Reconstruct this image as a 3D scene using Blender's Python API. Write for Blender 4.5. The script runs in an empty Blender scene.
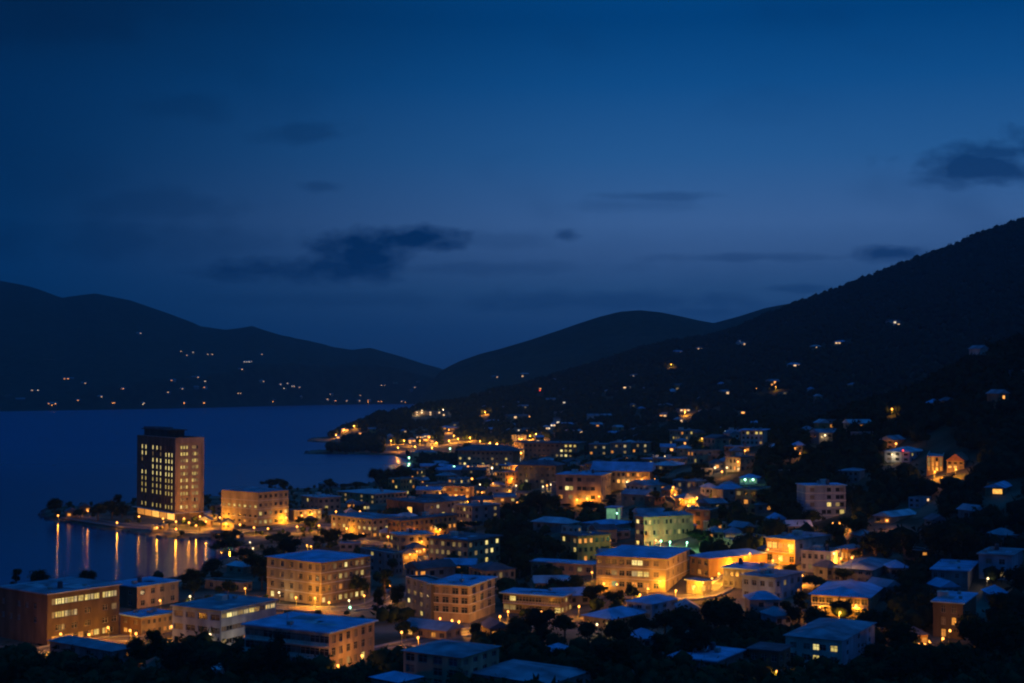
import bpy, math, random
import numpy as np
from mathutils import Matrix, Vector
random.seed(7); rng = np.random.default_rng(7)
SC = bpy.context.scene; COL = SC.collection

# ------------------------------------------------------------------ camera
F = 1407.0; CX, CY = 512.0, 341.5; HOR = 378.0; CAMZ = 78.0
PITCH = math.atan((HOR - CY) / F)
cd = bpy.data.cameras.new('camera'); cam = bpy.data.objects.new('camera', cd); COL.objects.link(cam)
cd.sensor_width = 36.0; cd.lens = F / 1024 * 36; cd.clip_start = 0.5; cd.clip_end = 30000
cam.location = (0, 0, CAMZ); cam.rotation_euler = (math.pi / 2 + PITCH, 0, 0)
SC.camera = cam
SC.view_settings.view_transform = 'Standard'; SC.view_settings.look = 'None'
SC.view_settings.gamma = 1; SC.view_settings.exposure = 0; SC.view_settings.use_curve_mapping = False
SC.render.engine = 'CYCLES'
cy = SC.cycles
cy.use_denoising = True; cy.max_bounces = 6; cy.diffuse_bounces = 2; cy.glossy_bounces = 2
cy.transmission_bounces = 2; cy.volume_bounces = 0; cy.transparent_max_bounces = 6
cy.sample_clamp_indirect = 2.0; cy.sample_clamp_direct = 0; cy.use_light_tree = True
cy.pixel_filter_type = 'BLACKMAN_HARRIS'; cy.filter_width = 2.1
cy.caustics_reflective = False; cy.caustics_refractive = False

def S(r, g, b):   # sRGB 0-255 -> linear
    def c(v):
        v /= 255
        return v / 12.92 if v <= .04045 else ((v + .055) / 1.055) ** 2.4
    return (c(r), c(g), c(b), 1)

# ------------------------------------------------------------------ world (twilight sky after sunset)
W = bpy.data.worlds.new('World'); SC.world = W; W.use_nodes = True
W.cycles.sampling_method = 'MANUAL'; W.cycles.sample_map_resolution = 512
nt = W.node_tree; nt.nodes.clear(); N = nt.nodes; LK = nt.links
def mth(op, a, b=None, c=None, clamp=False, tree=None):
    t = tree or nt
    n = t.nodes.new('ShaderNodeMath'); n.operation = op; n.use_clamp = clamp
    for i, v in enumerate((a, b, c)):
        if v is None: continue
        if isinstance(v, (int, float)): n.inputs[i].default_value = v
        else: t.links.new(v, n.inputs[i])
    return n.outputs[0]
def smooth(v, a, b):
    n = N.new('ShaderNodeMapRange'); n.interpolation_type = 'SMOOTHSTEP'
    LK.new(v, n.inputs[0]); n.inputs[1].default_value = a; n.inputs[2].default_value = b
    n.inputs[3].default_value = 0; n.inputs[4].default_value = 1
    return n.outputs[0]
tc = N.new('ShaderNodeTexCoord'); sp = N.new('ShaderNodeSeparateXYZ'); LK.new(tc.outputs['Generated'], sp.inputs[0])
X, Y, Z = sp.outputs
ysafe = mth('MAXIMUM', mth('ABSOLUTE', Y), 0.12)
u = mth('DIVIDE', X, ysafe); v = mth('DIVIDE', Z, ysafe)
def ramp(fac, stops):
    n = N.new('ShaderNodeValToRGB'); LK.new(fac, n.inputs[0]); e = n.color_ramp.elements
    while len(e) > 1: e.remove(e[0])
    e[0].position = stops[0][0]; e[0].color = stops[0][1]
    for p, c in stops[1:]:
        q = e.new(p); q.color = c
    return n.outputs[0]
def el(y): return (HOR - y) / F
vv = mth('MULTIPLY', Z, 1.0)
zz = mth('MAXIMUM', vv, 0.0)
bright = ramp(zz, [(0, S(14,46,90)), (el(330), S(24,60,106)), (el(290), S(40,77,123)), (el(255), S(56,91,140)), (el(224), S(61,99,151)),
                   (el(160), S(38,90,146)), (el(90), S(14,76,135)), (el(30), S(0,62,119)), (0.45, S(0,76,146)), (1, S(0,76,148))])
dim = ramp(zz, [(0, S(2,36,74)), (el(250), S(0,44,87)), (el(101), S(0,40,82)), (el(20), S(0,29,62)), (0.45, S(0,66,130)), (1, S(0,76,148))])
side = smooth(u, (-60 - 512) / F, (720 - 512) / F)
def mixc(f, a, b, mode='MIX'):
    n = N.new('ShaderNodeMix'); n.data_type = 'RGBA'; n.blend_type = mode
    if isinstance(f, float): n.inputs[0].default_value = f
    else: LK.new(f, n.inputs[0])
    for k, w in ((6, a), (7, b)):
        if isinstance(w, tuple): n.inputs[k].default_value = w
        else: LK.new(w, n.inputs[k])
    return n.outputs[2]
skyc = mixc(side, dim, bright)
# noise in direction space for cloud outlines
cb = N.new('ShaderNodeCombineXYZ'); LK.new(mth('MULTIPLY', u, 1.0), cb.inputs[0]); LK.new(mth('MULTIPLY', v, 1.7), cb.inputs[1])
def noise(scale, detail, src=cb.outputs[0], rough=.55):
    n = N.new('ShaderNodeTexNoise'); n.inputs['Scale'].default_value = scale; n.inputs['Detail'].default_value = detail
    n.inputs['Roughness'].default_value = rough; LK.new(src, n.inputs['Vector']); return n.outputs[0]
n1 = noise(26, 6); n2 = noise(7, 3)
wob = mth('ADD', mth('MULTIPLY', mth('SUBTRACT', n1, .5), 2.1), mth('MULTIPLY', mth('SUBTRACT', noise(75, 6, rough=.65), .5), .5))
front = smooth(Y, 0.3, 0.6)
acc = None
# (x, y, half width, half height, strength): cloud positions as directions
CL = [(364, 255, 62, 32, 1), (408, 240, 66, 17, 1), (350, 268, 85, 18, .9), (285, 270, 90, 18, .85), (440, 244, 40, 10, .7), (985, 166, 105, 22, .8), (1045, 146, 80, 26, .85), (1000, 152, 60, 14, .7), (960, 172, 80, 10, .6), (940, 180, 60, 12, .5),
      (567, 236, 18, 8, .6), (662, 196, 80, 6, .34), (620, 205, 90, 9, .2), (500, 240, 90, 12, .2), (350, 300, 200, 10, .25), (893, 253, 46, 10, .8), (50, 25, 120, 30, .42), (300, 130, 60, 15, .36),
      (320, 185, 28, 7, .35), (110, 240, 210, 24, .34), (590, 301, 210, 14, .4), (742, 257, 95, 6, .36), (790, 289, 48, 6, .4),
      (480, 268, 150, 9, .25), (150, 205, 120, 22, .26), (180, 105, 60, 20, .25), (700, 312, 60, 9, .3)]
for (x, y, a, b, s) in CL:
    dx = mth('MULTIPLY', mth('SUBTRACT', u, (x - 512) / F), F / a)
    dy = mth('MULTIPLY', mth('SUBTRACT', v, el(y)), F / b)
    r = mth('SQRT', mth('ADD', mth('MULTIPLY', dx, dx), mth('MULTIPLY', dy, dy)))
    m = mth('MULTIPLY', mth('SUBTRACT', 1.0, mth('ADD', r, wob), clamp=True), 1.4, clamp=True)
    m = mth('MULTIPLY', m, s)
    acc = m if acc is None else mth('MAXIMUM', acc, m)
acc = mth('MULTIPLY', acc, front)
soft = mth('MULTIPLY', smooth(n2, .5, .78), .22)
acc = mth('MAXIMUM', acc, mth('MULTIPLY', soft, smooth(zz, .02, .08)))
cloudc = mixc(side, S(0,28,62), S(3,42,88))
skyc = mixc(acc, skyc, cloudc)
bg = N.new('ShaderNodeBackground'); LK.new(skyc, bg.inputs[0]); bg.inputs[1].default_value = 1.1
out = N.new('ShaderNodeOutputWorld'); LK.new(bg.outputs[0], out.inputs[0])
# faint directional afterglow
sl = bpy.data.lights.new('afterglow', 'SUN'); sl.energy = 0.06; sl.angle = math.radians(30); sl.color = (.45, .65, 1)
so = bpy.data.objects.new('afterglow', sl); COL.objects.link(so)
so.rotation_euler = (math.radians(55), 0, math.radians(115))

# ------------------------------------------------------------------ projection
cP, sP = math.cos(PITCH), math.sin(PITCH)
def ray(px, py):
    a = (px - CX) / F; b = (CY - py) / F
    return a, cP - sP * b, sP + cP * b       # x, y, z with y~1
def project(x, y, z):
    z -= CAMZ; d = y * cP + z * sP; w = -y * sP + z * cP
    return CX + F * x / d, CY - F * w / d
def flat(px, py, z=0.0):
    a, b, c = ray(px, py); t = (z - CAMZ) / c
    return a * t, b * t

# ------------------------------------------------------------------ terrain
coast_px = [(-400, 640), (-120, 603), (0, 593), (60, 590), (130, 583), (178, 577), (206, 570), (216, 562), (243, 553), (249, 547), (236, 541), (214, 539),
            (190, 539), (165, 537.5), (150, 536), (125, 532), (100, 529), (75, 524), (48, 519.5), (42, 515), (46, 510), (62, 507), (100, 507),
            (135, 503), (180, 500), (222, 497), (262, 490), (300, 489.5), (345, 488), (372, 483), (392, 479), (412, 473), (416, 466),
            (409, 459), (395, 455.5), (360, 454.5), (306, 454), (308, 451.5), (335, 449.5), (346, 446.5), (330, 443), (308, 441.5), (312, 438.5), (330, 437),
            (336, 433), (352, 426), (385, 416), (405, 409), (414, 406.6), (421, 405.4), (418, 404.2), (380, 404), (330, 404.8), (250, 406.5),
            (200, 408), (100, 409.8), (0, 411.5), (-150, 413), (-700, 420)]
coast = [flat(*p) for p in coast_px]
coast += [(-9000, 2500), (-9000, 12000), (12000, 12000), (12000, -2000), (-3000, -2000), (-3000, 300)]
CP = np.array(coast)
def seg_sd(x, y):
    x = np.asarray(x, float); y = np.asarray(y, float)
    d = np.full(x.shape, 1e18); inside = np.zeros(x.shape, bool)
    n = len(CP)
    for i in range(n):
        ax, ay = CP[i]; bx, by = CP[(i + 1) % n]
        ex, ey = bx - ax, by - ay; L = ex * ex + ey * ey
        t = np.clip(((x - ax) * ex + (y - ay) * ey) / L, 0, 1)
        d = np.minimum(d, (x - ax - t * ex) ** 2 + (y - ay - t * ey) ** 2)
        if ay != by:
            c = ((ay > y) != (by > y)) & (x < (bx - ax) * (y - ay) / (by - ay) + ax)
            inside ^= c
    return np.where(inside, 1, -1) * np.sqrt(d)
def vnoise(x, y, s, seed=0):
    x = x / s + seed * 17.3; y = y / s - seed * 9.1
    xi = np.floor(x); yi = np.floor(y); fx = x - xi; fy = y - yi
    fx = fx * fx * (3 - 2 * fx); fy = fy * fy * (3 - 2 * fy)
    def h(a, b):
        q = np.sin(a * 127.1 + b * 311.7 + seed * 74.7) * 43758.5453; return q - np.floor(q)
    return (h(xi, yi) * (1 - fx) + h(xi + 1, yi) * fx) * (1 - fy) + (h(xi, yi + 1) * (1 - fx) + h(xi + 1, yi + 1) * fx) * fy
def crest(px, D, prof):
    xs = [p[0] for p in prof]; ys = [p[1] for p in prof]
    yy = np.interp(px, xs, ys)
    b = (CY - yy) / F
    return CAMZ + D * (sP + cP * b) / (cP - sP * b)
PA = [(-700, 300), (-200, 270), (-60, 277), (0, 280), (30, 286), (62, 298), (95, 294), (130, 301), (165, 313), (200, 326), (225, 328.5), (252, 325), (285, 335), (330, 345.5),
      (352, 349), (370, 348.5), (400, 357), (425, 365), (440, 369), (470, 382), (520, 395), (700, 400)]
PB = [(395, 430), (408, 410), (420, 395), (430, 382), (440, 371), (460, 362), (480, 355), (500, 350), (530, 341), (560, 331), (580, 324), (600, 317.5), (620, 312.5), (640, 311),
      (660, 313), (680, 317), (700, 321.5), (714, 324), (740, 317), (765, 309), (790, 304), (820, 302), (900, 290), (1100, 250), (1500, 240)]
PC = [(325, 441), (336, 434), (350, 427), (375, 419), (395, 415), (430, 408), (470, 401), (500, 392), (520, 388), (560, 378), (600, 366), (640, 353), (680, 343), (710, 338), (740, 329), (775, 314),
      (800, 305), (820, 298), (856, 284), (880, 276), (905, 266), (930, 256), (955, 246), (980, 235), (1024, 220), (1100, 200), (1400, 170), (1900, 180)]
PD = [(380, 520), (450, 514), (520, 505), (560, 500), (600, 490), (650, 476), (700, 462), (740, 452), (780, 444), (820, 436), (850, 421), (880, 412), (915, 404), (935, 392), (960, 377),
      (990, 360), (1024, 350), (1100, 322), (1300, 270), (1900, 260)]
def sstep(t):
    t = np.clip(t, 0, 1); return t * t * (3 - 2 * t)
def height(x, y):
    x = np.asarray(x, float); y = np.asarray(y, float)
    px = CX + F * x / np.maximum(y, 150); px = np.clip(px, -2500, 3500)
    sd = seg_sd(x, y)
    base = np.clip(sd * .22, -5, 1.4) + np.clip(sd * .004, 0, .8)
    lm = sstep(sd / 60)
    # far range
    DA = 4700.0; t = (y - 3350) / (DA - 3350)
    a = crest(px, DA, PA) * np.where(t < 1, np.clip(t, 0, 1) ** .95, 1 - .7 * sstep((t - 1) / 1.2))
    DB = 3400.0; t = (y - 2350) / (DB - 2350)
    b = crest(px, DB, PB) * np.where(t < 1, np.clip(t, 0, 1) ** .95, 1 - .8 * sstep((t - 1) / .9))
    DC = np.interp(px, [325, 430, 500, 600, 700, 1024, 1400], [1765, 2000, 2200, 2400, 2500, 2400, 2300])
    FC = np.interp(px, [325, 360, 430, 550, 700, 850, 1100], [1715, 1660, 1600, 1340, 1020, 900, 900])
    t = (y - FC) / (DC - FC)
    c = crest(px, DC, PC) * np.where(t < 1, np.clip(t, 0, 1) ** 1.1, 1 - .85 * sstep((t - 1) / np.interp(px, [340, 430, 600], [.35, .6, .5])))
    c = np.where(px < 325, 0, c) * sstep((px - 322) / 14)
    DD = 780.0; FD = 390.0; t = (y - FD) / (DD - FD)
    fall = .55 * sstep((px - 750) / 130)
    d = crest(px, DD, PD) * np.where(t < 1, np.clip(t, 0, 1), 1 - fall * sstep((t - 1) / .75))
    d = d * sstep((px - 420) / 180)
    d = d * np.where(px < 760, 1 - .9 * sstep((y - 1250) / 400), 1)
    e = 74 - .27 * np.maximum(y, 0) + .0 * x
    hill = np.maximum.reduce([a, b * (px > 395), c, d, e, np.zeros_like(px)])
    amp = np.clip(hill / 60, 0, 1) * (1 - np.clip(hill / 900, 0, .5))
    nz = (vnoise(x, y, 260, 1) - .5) * 16 + (vnoise(x, y, 90, 2) - .5) * 7 + (vnoise(x, y, 30, 3) - .5) * 3
    nz = np.where(y > 2600, nz * 1.6, nz)
    nz = np.minimum(nz, 2.0 + 0 * nz) * amp
    return base + np.maximum(hill + nz - 1, 0) * np.where(y < 300, 1, lm)
def hgt(x, y): return float(height(np.array([x]), np.array([y]))[0])
def at(px, py, off=0.0, dmax=7000):
    """first point on the terrain (raised by off) seen through that direction"""
    a, b, c = ray(px, py)
    ts = np.exp(np.linspace(math.log(270), math.log(dmax), 900))
    z = CAMZ + c * ts; h = np.maximum(height(a * ts, b * ts), 0.0) + off
    hit = np.nonzero(z <= h)[0]
    if len(hit) == 0:
        k = int(np.argmin(z - h)); t = ts[k]
    else:
        k = hit[0]
        if k == 0: t = ts[0]
        else:
            g0 = (z - h)[k - 1]; g1 = (z - h)[k]; t = ts[k - 1] + (ts[k] - ts[k - 1]) * g0 / (g0 - g1 + 1e-9)
    return a * t, b * t, CAMZ + c * t - off

# ------------------------------------------------------------------ materials
MATS = {}
def mat(name, base, rough=.85, var=.25, scale=.4, spec=.2, metallic=0, bump=0, bscale=1.0, streak=False):
    if name in MATS: return MATS[name]
    m = bpy.data.materials.new(name); m.use_nodes = True; t = m.node_tree; bs = t.nodes['Principled BSDF']
    bs.inputs['Roughness'].default_value = rough; bs.inputs['Specular IOR Level'].default_value = spec; bs.inputs['Metallic'].default_value = metallic
    tcx = t.nodes.new('ShaderNodeTexCoord'); n = t.nodes.new('ShaderNodeTexNoise'); n.inputs['Scale'].default_value = scale; n.inputs['Detail'].default_value = 5
    if streak:
        mp = t.nodes.new('ShaderNodeMapping'); mp.inputs['Scale'].default_value = (1, 1, .25); t.links.new(tcx.outputs['Object'], mp.inputs[0]); t.links.new(mp.outputs[0], n.inputs['Vector'])
    else: t.links.new(tcx.outputs['Object'], n.inputs['Vector'])
    r = t.nodes.new('ShaderNodeValToRGB'); t.links.new(n.outputs[0], r.inputs[0])
    e = r.color_ramp.elements; e[0].position = .3; e[1].position = .7
    e[0].color = tuple(c * (1 - var) for c in base) + (1,); e[1].color = tuple(min(1, c * (1 + var * .6)) for c in base) + (1,)
    t.links.new(r.outputs[0], bs.inputs['Base Color'])
    if bump:
        n2 = t.nodes.new('ShaderNodeTexNoise'); n2.inputs['Scale'].default_value = bscale; n2.inputs['Detail'].default_value = 4
        t.links.new(tcx.outputs['Object'], n2.inputs['Vector'])
        bm_ = t.nodes.new('ShaderNodeBump'); bm_.inputs['Strength'].default_value = bump; bm_.inputs['Distance'].default_value = .5
        t.links.new(n2.outputs[0], bm_.inputs['Height']); t.links.new(bm_.outputs[0], bs.inputs['Normal'])
    MATS[name] = m; return m
def emat(name, col, strength, nvar=.5, scale=1.2):
    if name in MATS: return MATS[name]
    m = bpy.data.materials.new(name); m.use_nodes = True; t = m.node_tree; bs = t.nodes['Principled BSDF']
    bs.inputs['Base Color'].default_value = (.1, .1, .1, 1); bs.inputs['Roughness'].default_value = .2
    bs.inputs['Emission Color'].default_value = tuple(col) + (1,)
    oi = t.nodes.new('ShaderNodeObjectInfo')
    tcx = t.nodes.new('ShaderNodeTexCoord'); n = t.nodes.new('ShaderNodeTexNoise'); n.inputs['Scale'].default_value = scale
    n.noise_dimensions = '4D'; t.links.new(oi.outputs['Random'], n.inputs['W'])
    mw = mth('MULTIPLY', oi.outputs['Random'], 57.0, tree=t); t.links.new(mw, n.inputs['W'])
    t.links.new(tcx.outputs['Object'], n.inputs['Vector'])
    a = mth('MULTIPLY_ADD', oi.outputs['Random'], nvar, 1 - nvar * .5, tree=t)
    b = mth('MULTIPLY_ADD', mth('SUBTRACT', n.outputs[0], .5, tree=t), nvar * 3, 1.0, tree=t)
    b = mth('MAXIMUM', b, .1, tree=t)
    t.links.new(mth('MULTIPLY', mth('MULTIPLY', a, b, tree=t), strength, tree=t), bs.inputs['Emission Strength'])
    if strength < 3: m.cycles.emission_sampling = 'NONE'
    else: m.cycles.emission_sampling = 'NONE'
    MATS[name] = m; return m
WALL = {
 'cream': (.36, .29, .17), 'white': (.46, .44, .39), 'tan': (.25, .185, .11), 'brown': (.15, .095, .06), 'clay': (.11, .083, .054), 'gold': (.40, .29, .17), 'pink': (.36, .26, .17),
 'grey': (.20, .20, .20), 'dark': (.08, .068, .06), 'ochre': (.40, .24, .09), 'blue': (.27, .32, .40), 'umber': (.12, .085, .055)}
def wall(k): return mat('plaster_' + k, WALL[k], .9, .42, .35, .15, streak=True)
M_roof = {'pale': mat('roof_pale', (.46, .50, .54), .8, .45, .2), 'dark': mat('roof_dark', (.11, .12, .14), .85, .5, .2),
          'mid': mat('roof_mid', (.24, .29, .34), .8, .55, .18), 'blue': mat('roof_blue', (.24, .43, .64), .7, .4, .22), 'red': mat('roof_red', (.28, .12, .08), .85, .3, .5)}
M_trim = mat('trim', (.55, .52, .47), .8, .15)
M_glass = mat('window_glass', (.02, .025, .03), .12, .3, .6, .6)
M_curt = mat('curtained_pane', (.16, .14, .12), .5, .3, .8)
M_frame = mat('window_frame', (.30, .29, .28), .6, .1)
M_metal = mat('lamp_metal', (.18, .18, .18), .5, .1, metallic=.6)
M_rail = mat('railing', (.35, .33, .3), .6, .1)
M_foli = [mat('foliage_a', (.026, .04, .014), .95, .5, .3, 0), mat('foliage_b', (.034, .05, .02), .95, .5, .3, 0), mat('foliage_c', (.018, .028, .014), .95, .5, .3, 0)]
M_bark = mat('bark', (.12, .09, .06), .95, .3, 2)
LIT = {'w': emat('window_light_warm', (1, .74, .20), .62, .8), 'W': emat('window_light_bright', (1, .80, .28), 1.1), 'd': emat('window_light_dim', (1, .66, .22), .2),
       'o': emat('window_light_orange', (1, .36, .05), .75), 'O': emat('window_light_amber', (1, .46, .08), 1.4), 'g': emat('window_light_green', (.35, .85, .45), .32), 'p': emat('window_light_pale', (1, .78, .36), .5),
       'f': emat('far_window_light', (1, .60, .28), 1.3), 'F': emat('far_window_orange', (1, .38, .08), 2.0), 'G': emat('far_window_pale', (1, .80, .55), 1.3)}
BULB = {'o': emat('bulb_orange', (1, .36, .06), 4.5, .1), 'g': emat('bulb_green', (.35, 1, .6), 6, .1), 'w': emat('bulb_pale', (1, .72, .36), 3, .1), 'r': emat('bulb_red', (1, .05, .03), 4, .1)}
LCOL = {'o': (1, .365, .022), 'g': (.35, 1, .5), 'w': (1, .66, .3), 'r': (1, .1, .05)}

# ------------------------------------------------------------------ mesh helpers
class MB:
    def __init__(s): s.v = []; s.f = []; s.m = []
    def quad(s, a, b, c, d, m=0):
        k = len(s.v); s.v += [a, b, c, d]; s.f.append((k, k + 1, k + 2, k + 3)); s.m.append(m)
    def tri(s, a, b, c, m=0):
        k = len(s.v); s.v += [a, b, c]; s.f.append((k, k + 1, k + 2)); s.m.append(m)
    def box(s, x0, y0, z0, x1, y1, z1, m=0, bottom=True):
        p = [(x0, y0, z0), (x1, y0, z0), (x1, y1, z0), (x0, y1, z0), (x0, y0, z1), (x1, y0, z1), (x1, y1, z1), (x0, y1, z1)]
        k = len(s.v); s.v += p
        fs = [(0, 1, 5, 4), (1, 2, 6, 5), (2, 3, 7, 6), (3, 0, 4, 7), (4, 5, 6, 7)] + ([(3, 2, 1, 0)] if bottom else [])
        for f in fs: s.f.append(tuple(k + i for i in f)); s.m.append(m)
    def tube(s, p, q, r0, r1, n=7, m=0):
        p = Vector(p); q = Vector(q); d = (q - p).normalized(); a = d.orthogonal().normalized(); b = d.cross(a)
        k = len(s.v)
        for c, r in ((p, r0), (q, r1)):
            for i in range(n):
                t = 2 * math.pi * i / n; s.v.append(tuple(c + (a * math.cos(t) + b * math.sin(t)) * r))
        for i in range(n):
            j = (i + 1) % n; s.f.append((k + i, k + j, k + n + j, k + n + i)); s.m.append(m)
        s.f.append(tuple(k + n + i for i in range(n))); s.m.append(m)
        s.f.append(tuple(k + n - 1 - i for i in range(n))); s.m.append(m)
    def ball(s, c, r, m=0, n=6, squash=1.0):
        k = len(s.v); rings = 4
        s.v.append((c[0], c[1], c[2] - r * squash))
        for i in range(1, rings):
            t = math.pi * i / rings
            for j in range(n):
                a = 2 * math.pi * (j + .5 * i) / n
                s.v.append((c[0] + r * math.sin(t) * math.cos(a), c[1] + r * math.sin(t) * math.sin(a), c[2] - r * squash * math.cos(t)))
        s.v.append((c[0], c[1], c[2] + r * squash)); top = len(s.v) - 1
        for j in range(n):
            s.f.append((k, k + 1 + (j + 1) % n, k + 1 + j)); s.m.append(m)
            for i in range(rings - 2):
                a = k + 1 + i * n; b = a + n
                s.f.append((a + j, a + (j + 1) % n, b + (j + 1) % n, b + j)); s.m.append(m)
            a = k + 1 + (rings - 2) * n; s.f.append((a + j, a + (j + 1) % n, top)); s.m.append(m)
    def mesh(s, name, mats):
        me = bpy.data.meshes.new(name); me.from_pydata(s.v, [], s.f)
        for q in mats: me.materials.append(q)
        if len(mats) > 1: me.polygons.foreach_set('material_index', s.m)
        me.update(); return me
def link(name, data, parent=None, loc=None, rz=0):
    o = bpy.data.objects.new(name, data); COL.objects.link(o)
    if parent is not None: o.parent = parent
    if loc is not None: o.location = loc
    if rz: o.rotation_euler = (0, 0, rz)
    return o
def build(mb, name, mats, parent=None, loc=None, rz=0):
    if not isinstance(mats, (list, tuple)): mats = [mats]
    return link(name, mb.mesh(name, mats), parent, loc, rz)
def thing(name, cat, loc, rz=0, label=None, group=None):
    o = link(name, None, None, loc, rz); o.empty_display_size = .5
    o['category'] = cat
    if label: o['label'] = label
    if group: o['group'] = group
    return o
def struct(o, kind='structure', label=None, cat=None):
    o['kind'] = kind
    if label: o['label'] = label
    if cat: o['category'] = cat
    return o
AUTO = []   # (object, phrase, px, py): labels finished at the end
FOOT = []   # building footprints: (cx, cy, rz, x0, x1, y0, y1)
PROT = []   # protected picture boxes (x0, y0, x1, y1, distance)
LAND = []   # named landmarks (name, px, py)

def ssmin(a, b): return min(a, b)
# ------------------------------------------------------------------ ground sheet
nu, nd = 620, 560
uu = np.concatenate([np.linspace(-2.2, -.62, 50, endpoint=False), np.linspace(-.62, .62, nu - 100), np.linspace(.64, 2.2, 50)])
dd = np.concatenate([np.linspace(-150, 300, 30, endpoint=False), np.exp(np.linspace(math.log(300), math.log(6600), nd - 30))])
U, Dg = np.meshgrid(uu * .42 / .42, dd)
GX = U * .62 * (Dg + 260); GY = Dg
GZ = height(GX, GY)
verts = np.stack([GX, GY, GZ], -1).reshape(-1, 3)
me = bpy.data.meshes.new('ground'); nv = len(verts); R_, C_ = GX.shape
idx = np.arange(nv).reshape(R_, C_)
q = np.stack([idx[:-1, :-1], idx[:-1, 1:], idx[1:, 1:], idx[1:, :-1]], -1).reshape(-1, 4)
me.vertices.add(nv); me.vertices.foreach_set('co', verts.ravel())
me.loops.add(q.size); me.loops.foreach_set('vertex_index', q.ravel().astype(np.int32))
me.polygons.add(len(q)); me.polygons.foreach_set('loop_start', np.arange(0, q.size, 4, dtype=np.int32)); me.polygons.foreach_set('loop_total', np.full(len(q), 4, np.int32))
me.polygons.foreach_set('use_smooth', np.ones(len(q), bool)); me.update(calc_edges=True)
g = bpy.data.materials.new('ground_earth'); g.use_nodes = True; t = g.node_tree; bs = t.nodes['Principled BSDF']; bs.inputs['Roughness'].default_value = .95; bs.inputs['Specular IOR Level'].default_value = .1
geo = t.nodes.new('ShaderNodeNewGeometry'); sx = t.nodes.new('ShaderNodeSeparateXYZ'); t.links.new(geo.outputs['Position'], sx.inputs[0])
n = t.nodes.new('ShaderNodeTexNoise'); n.inputs['Scale'].default_value = .05; n.inputs['Detail'].default_value = 8; t.links.new(geo.outputs['Position'], n.inputs['Vector'])
r1 = t.nodes.new('ShaderNodeValToRGB'); t.links.new(n.outputs[0], r1.inputs[0]); e = r1.color_ramp.elements
e[0].position = .38; e[0].color = (.04, .045, .025, 1); e[1].position = .60; e[1].color = (.20, .17, .12, 1)
r2 = t.nodes.new('ShaderNodeValToRGB'); t.links.new(n.outputs[0], r2.inputs[0]); e = r2.color_ramp.elements
e[0].position = .35; e[0].color = (.018, .028, .014, 1); e[1].position = .7; e[1].color = (.04, .055, .028, 1)
mr = t.nodes.new('ShaderNodeMapRange'); t.links.new(sx.outputs[2], mr.inputs[0]); mr.inputs[1].default_value = 22; mr.inputs[2].default_value = 55
mx = t.nodes.new('ShaderNodeMix'); mx.data_type = 'RGBA'; mr2 = t.nodes.new('ShaderNodeMapRange'); t.links.new(sx.outputs[1], mr2.inputs[0]); mr2.inputs[1].default_value = 1900; mr2.inputs[2].default_value = 2500
t.links.new(mth('MAXIMUM', mr.outputs[0], mr2.outputs[0], tree=t), mx.inputs[0]); t.links.new(r1.outputs[0], mx.inputs[6]); t.links.new(r2.outputs[0], mx.inputs[7])
t.links.new(mx.outputs[2], bs.inputs['Base Color'])
me.materials.append(g); struct(link('ground', me))
# sea
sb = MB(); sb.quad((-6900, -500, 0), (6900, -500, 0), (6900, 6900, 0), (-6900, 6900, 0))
w = bpy.data.materials.new('sea_water'); w.use_nodes = True; t = w.node_tree; bs = t.nodes['Principled BSDF']
bs.inputs['Base Color'].default_value = (.0, .10, .225, 1); bs.inputs['Roughness'].default_value = .10; bs.inputs['IOR'].default_value = 1.4  # strong blue base puts part of the reflected sky into the colour
geo = t.nodes.new('ShaderNodeNewGeometry'); bmp = t.nodes.new('ShaderNodeBump'); bmp.inputs['Strength'].default_value = .8; bmp.inputs['Distance'].default_value = .2
a1 = t.nodes.new('ShaderNodeTexNoise'); a1.inputs['Scale'].default_value = .35; a1.inputs['Detail'].default_value = 4
mp = t.nodes.new('ShaderNodeMapping'); mp.inputs['Scale'].default_value = (.7, 1.3, 1); t.links.new(geo.outputs['Position'], mp.inputs[0]); t.links.new(mp.outputs[0], a1.inputs['Vector'])
mrr = t.nodes.new('ShaderNodeMapRange'); sxx = t.nodes.new('ShaderNodeSeparateXYZ'); t.links.new(geo.outputs['Position'], sxx.inputs[0]); t.links.new(sxx.outputs[1], mrr.inputs[0])
mrr.inputs[1].default_value = 750; mrr.inputs[2].default_value = 1700; mrr.inputs[3].default_value = .09; mrr.inputs[4].default_value = .42; t.links.new(mrr.outputs[0], bs.inputs['Roughness'])   # calm by the quay, wind-ruffled open bay
t.links.new(a1.outputs[0], bmp.inputs['Height']); t.links.new(bmp.outputs[0], bs.inputs['Normal'])
struct(build(sb, 'sea', w))

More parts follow.
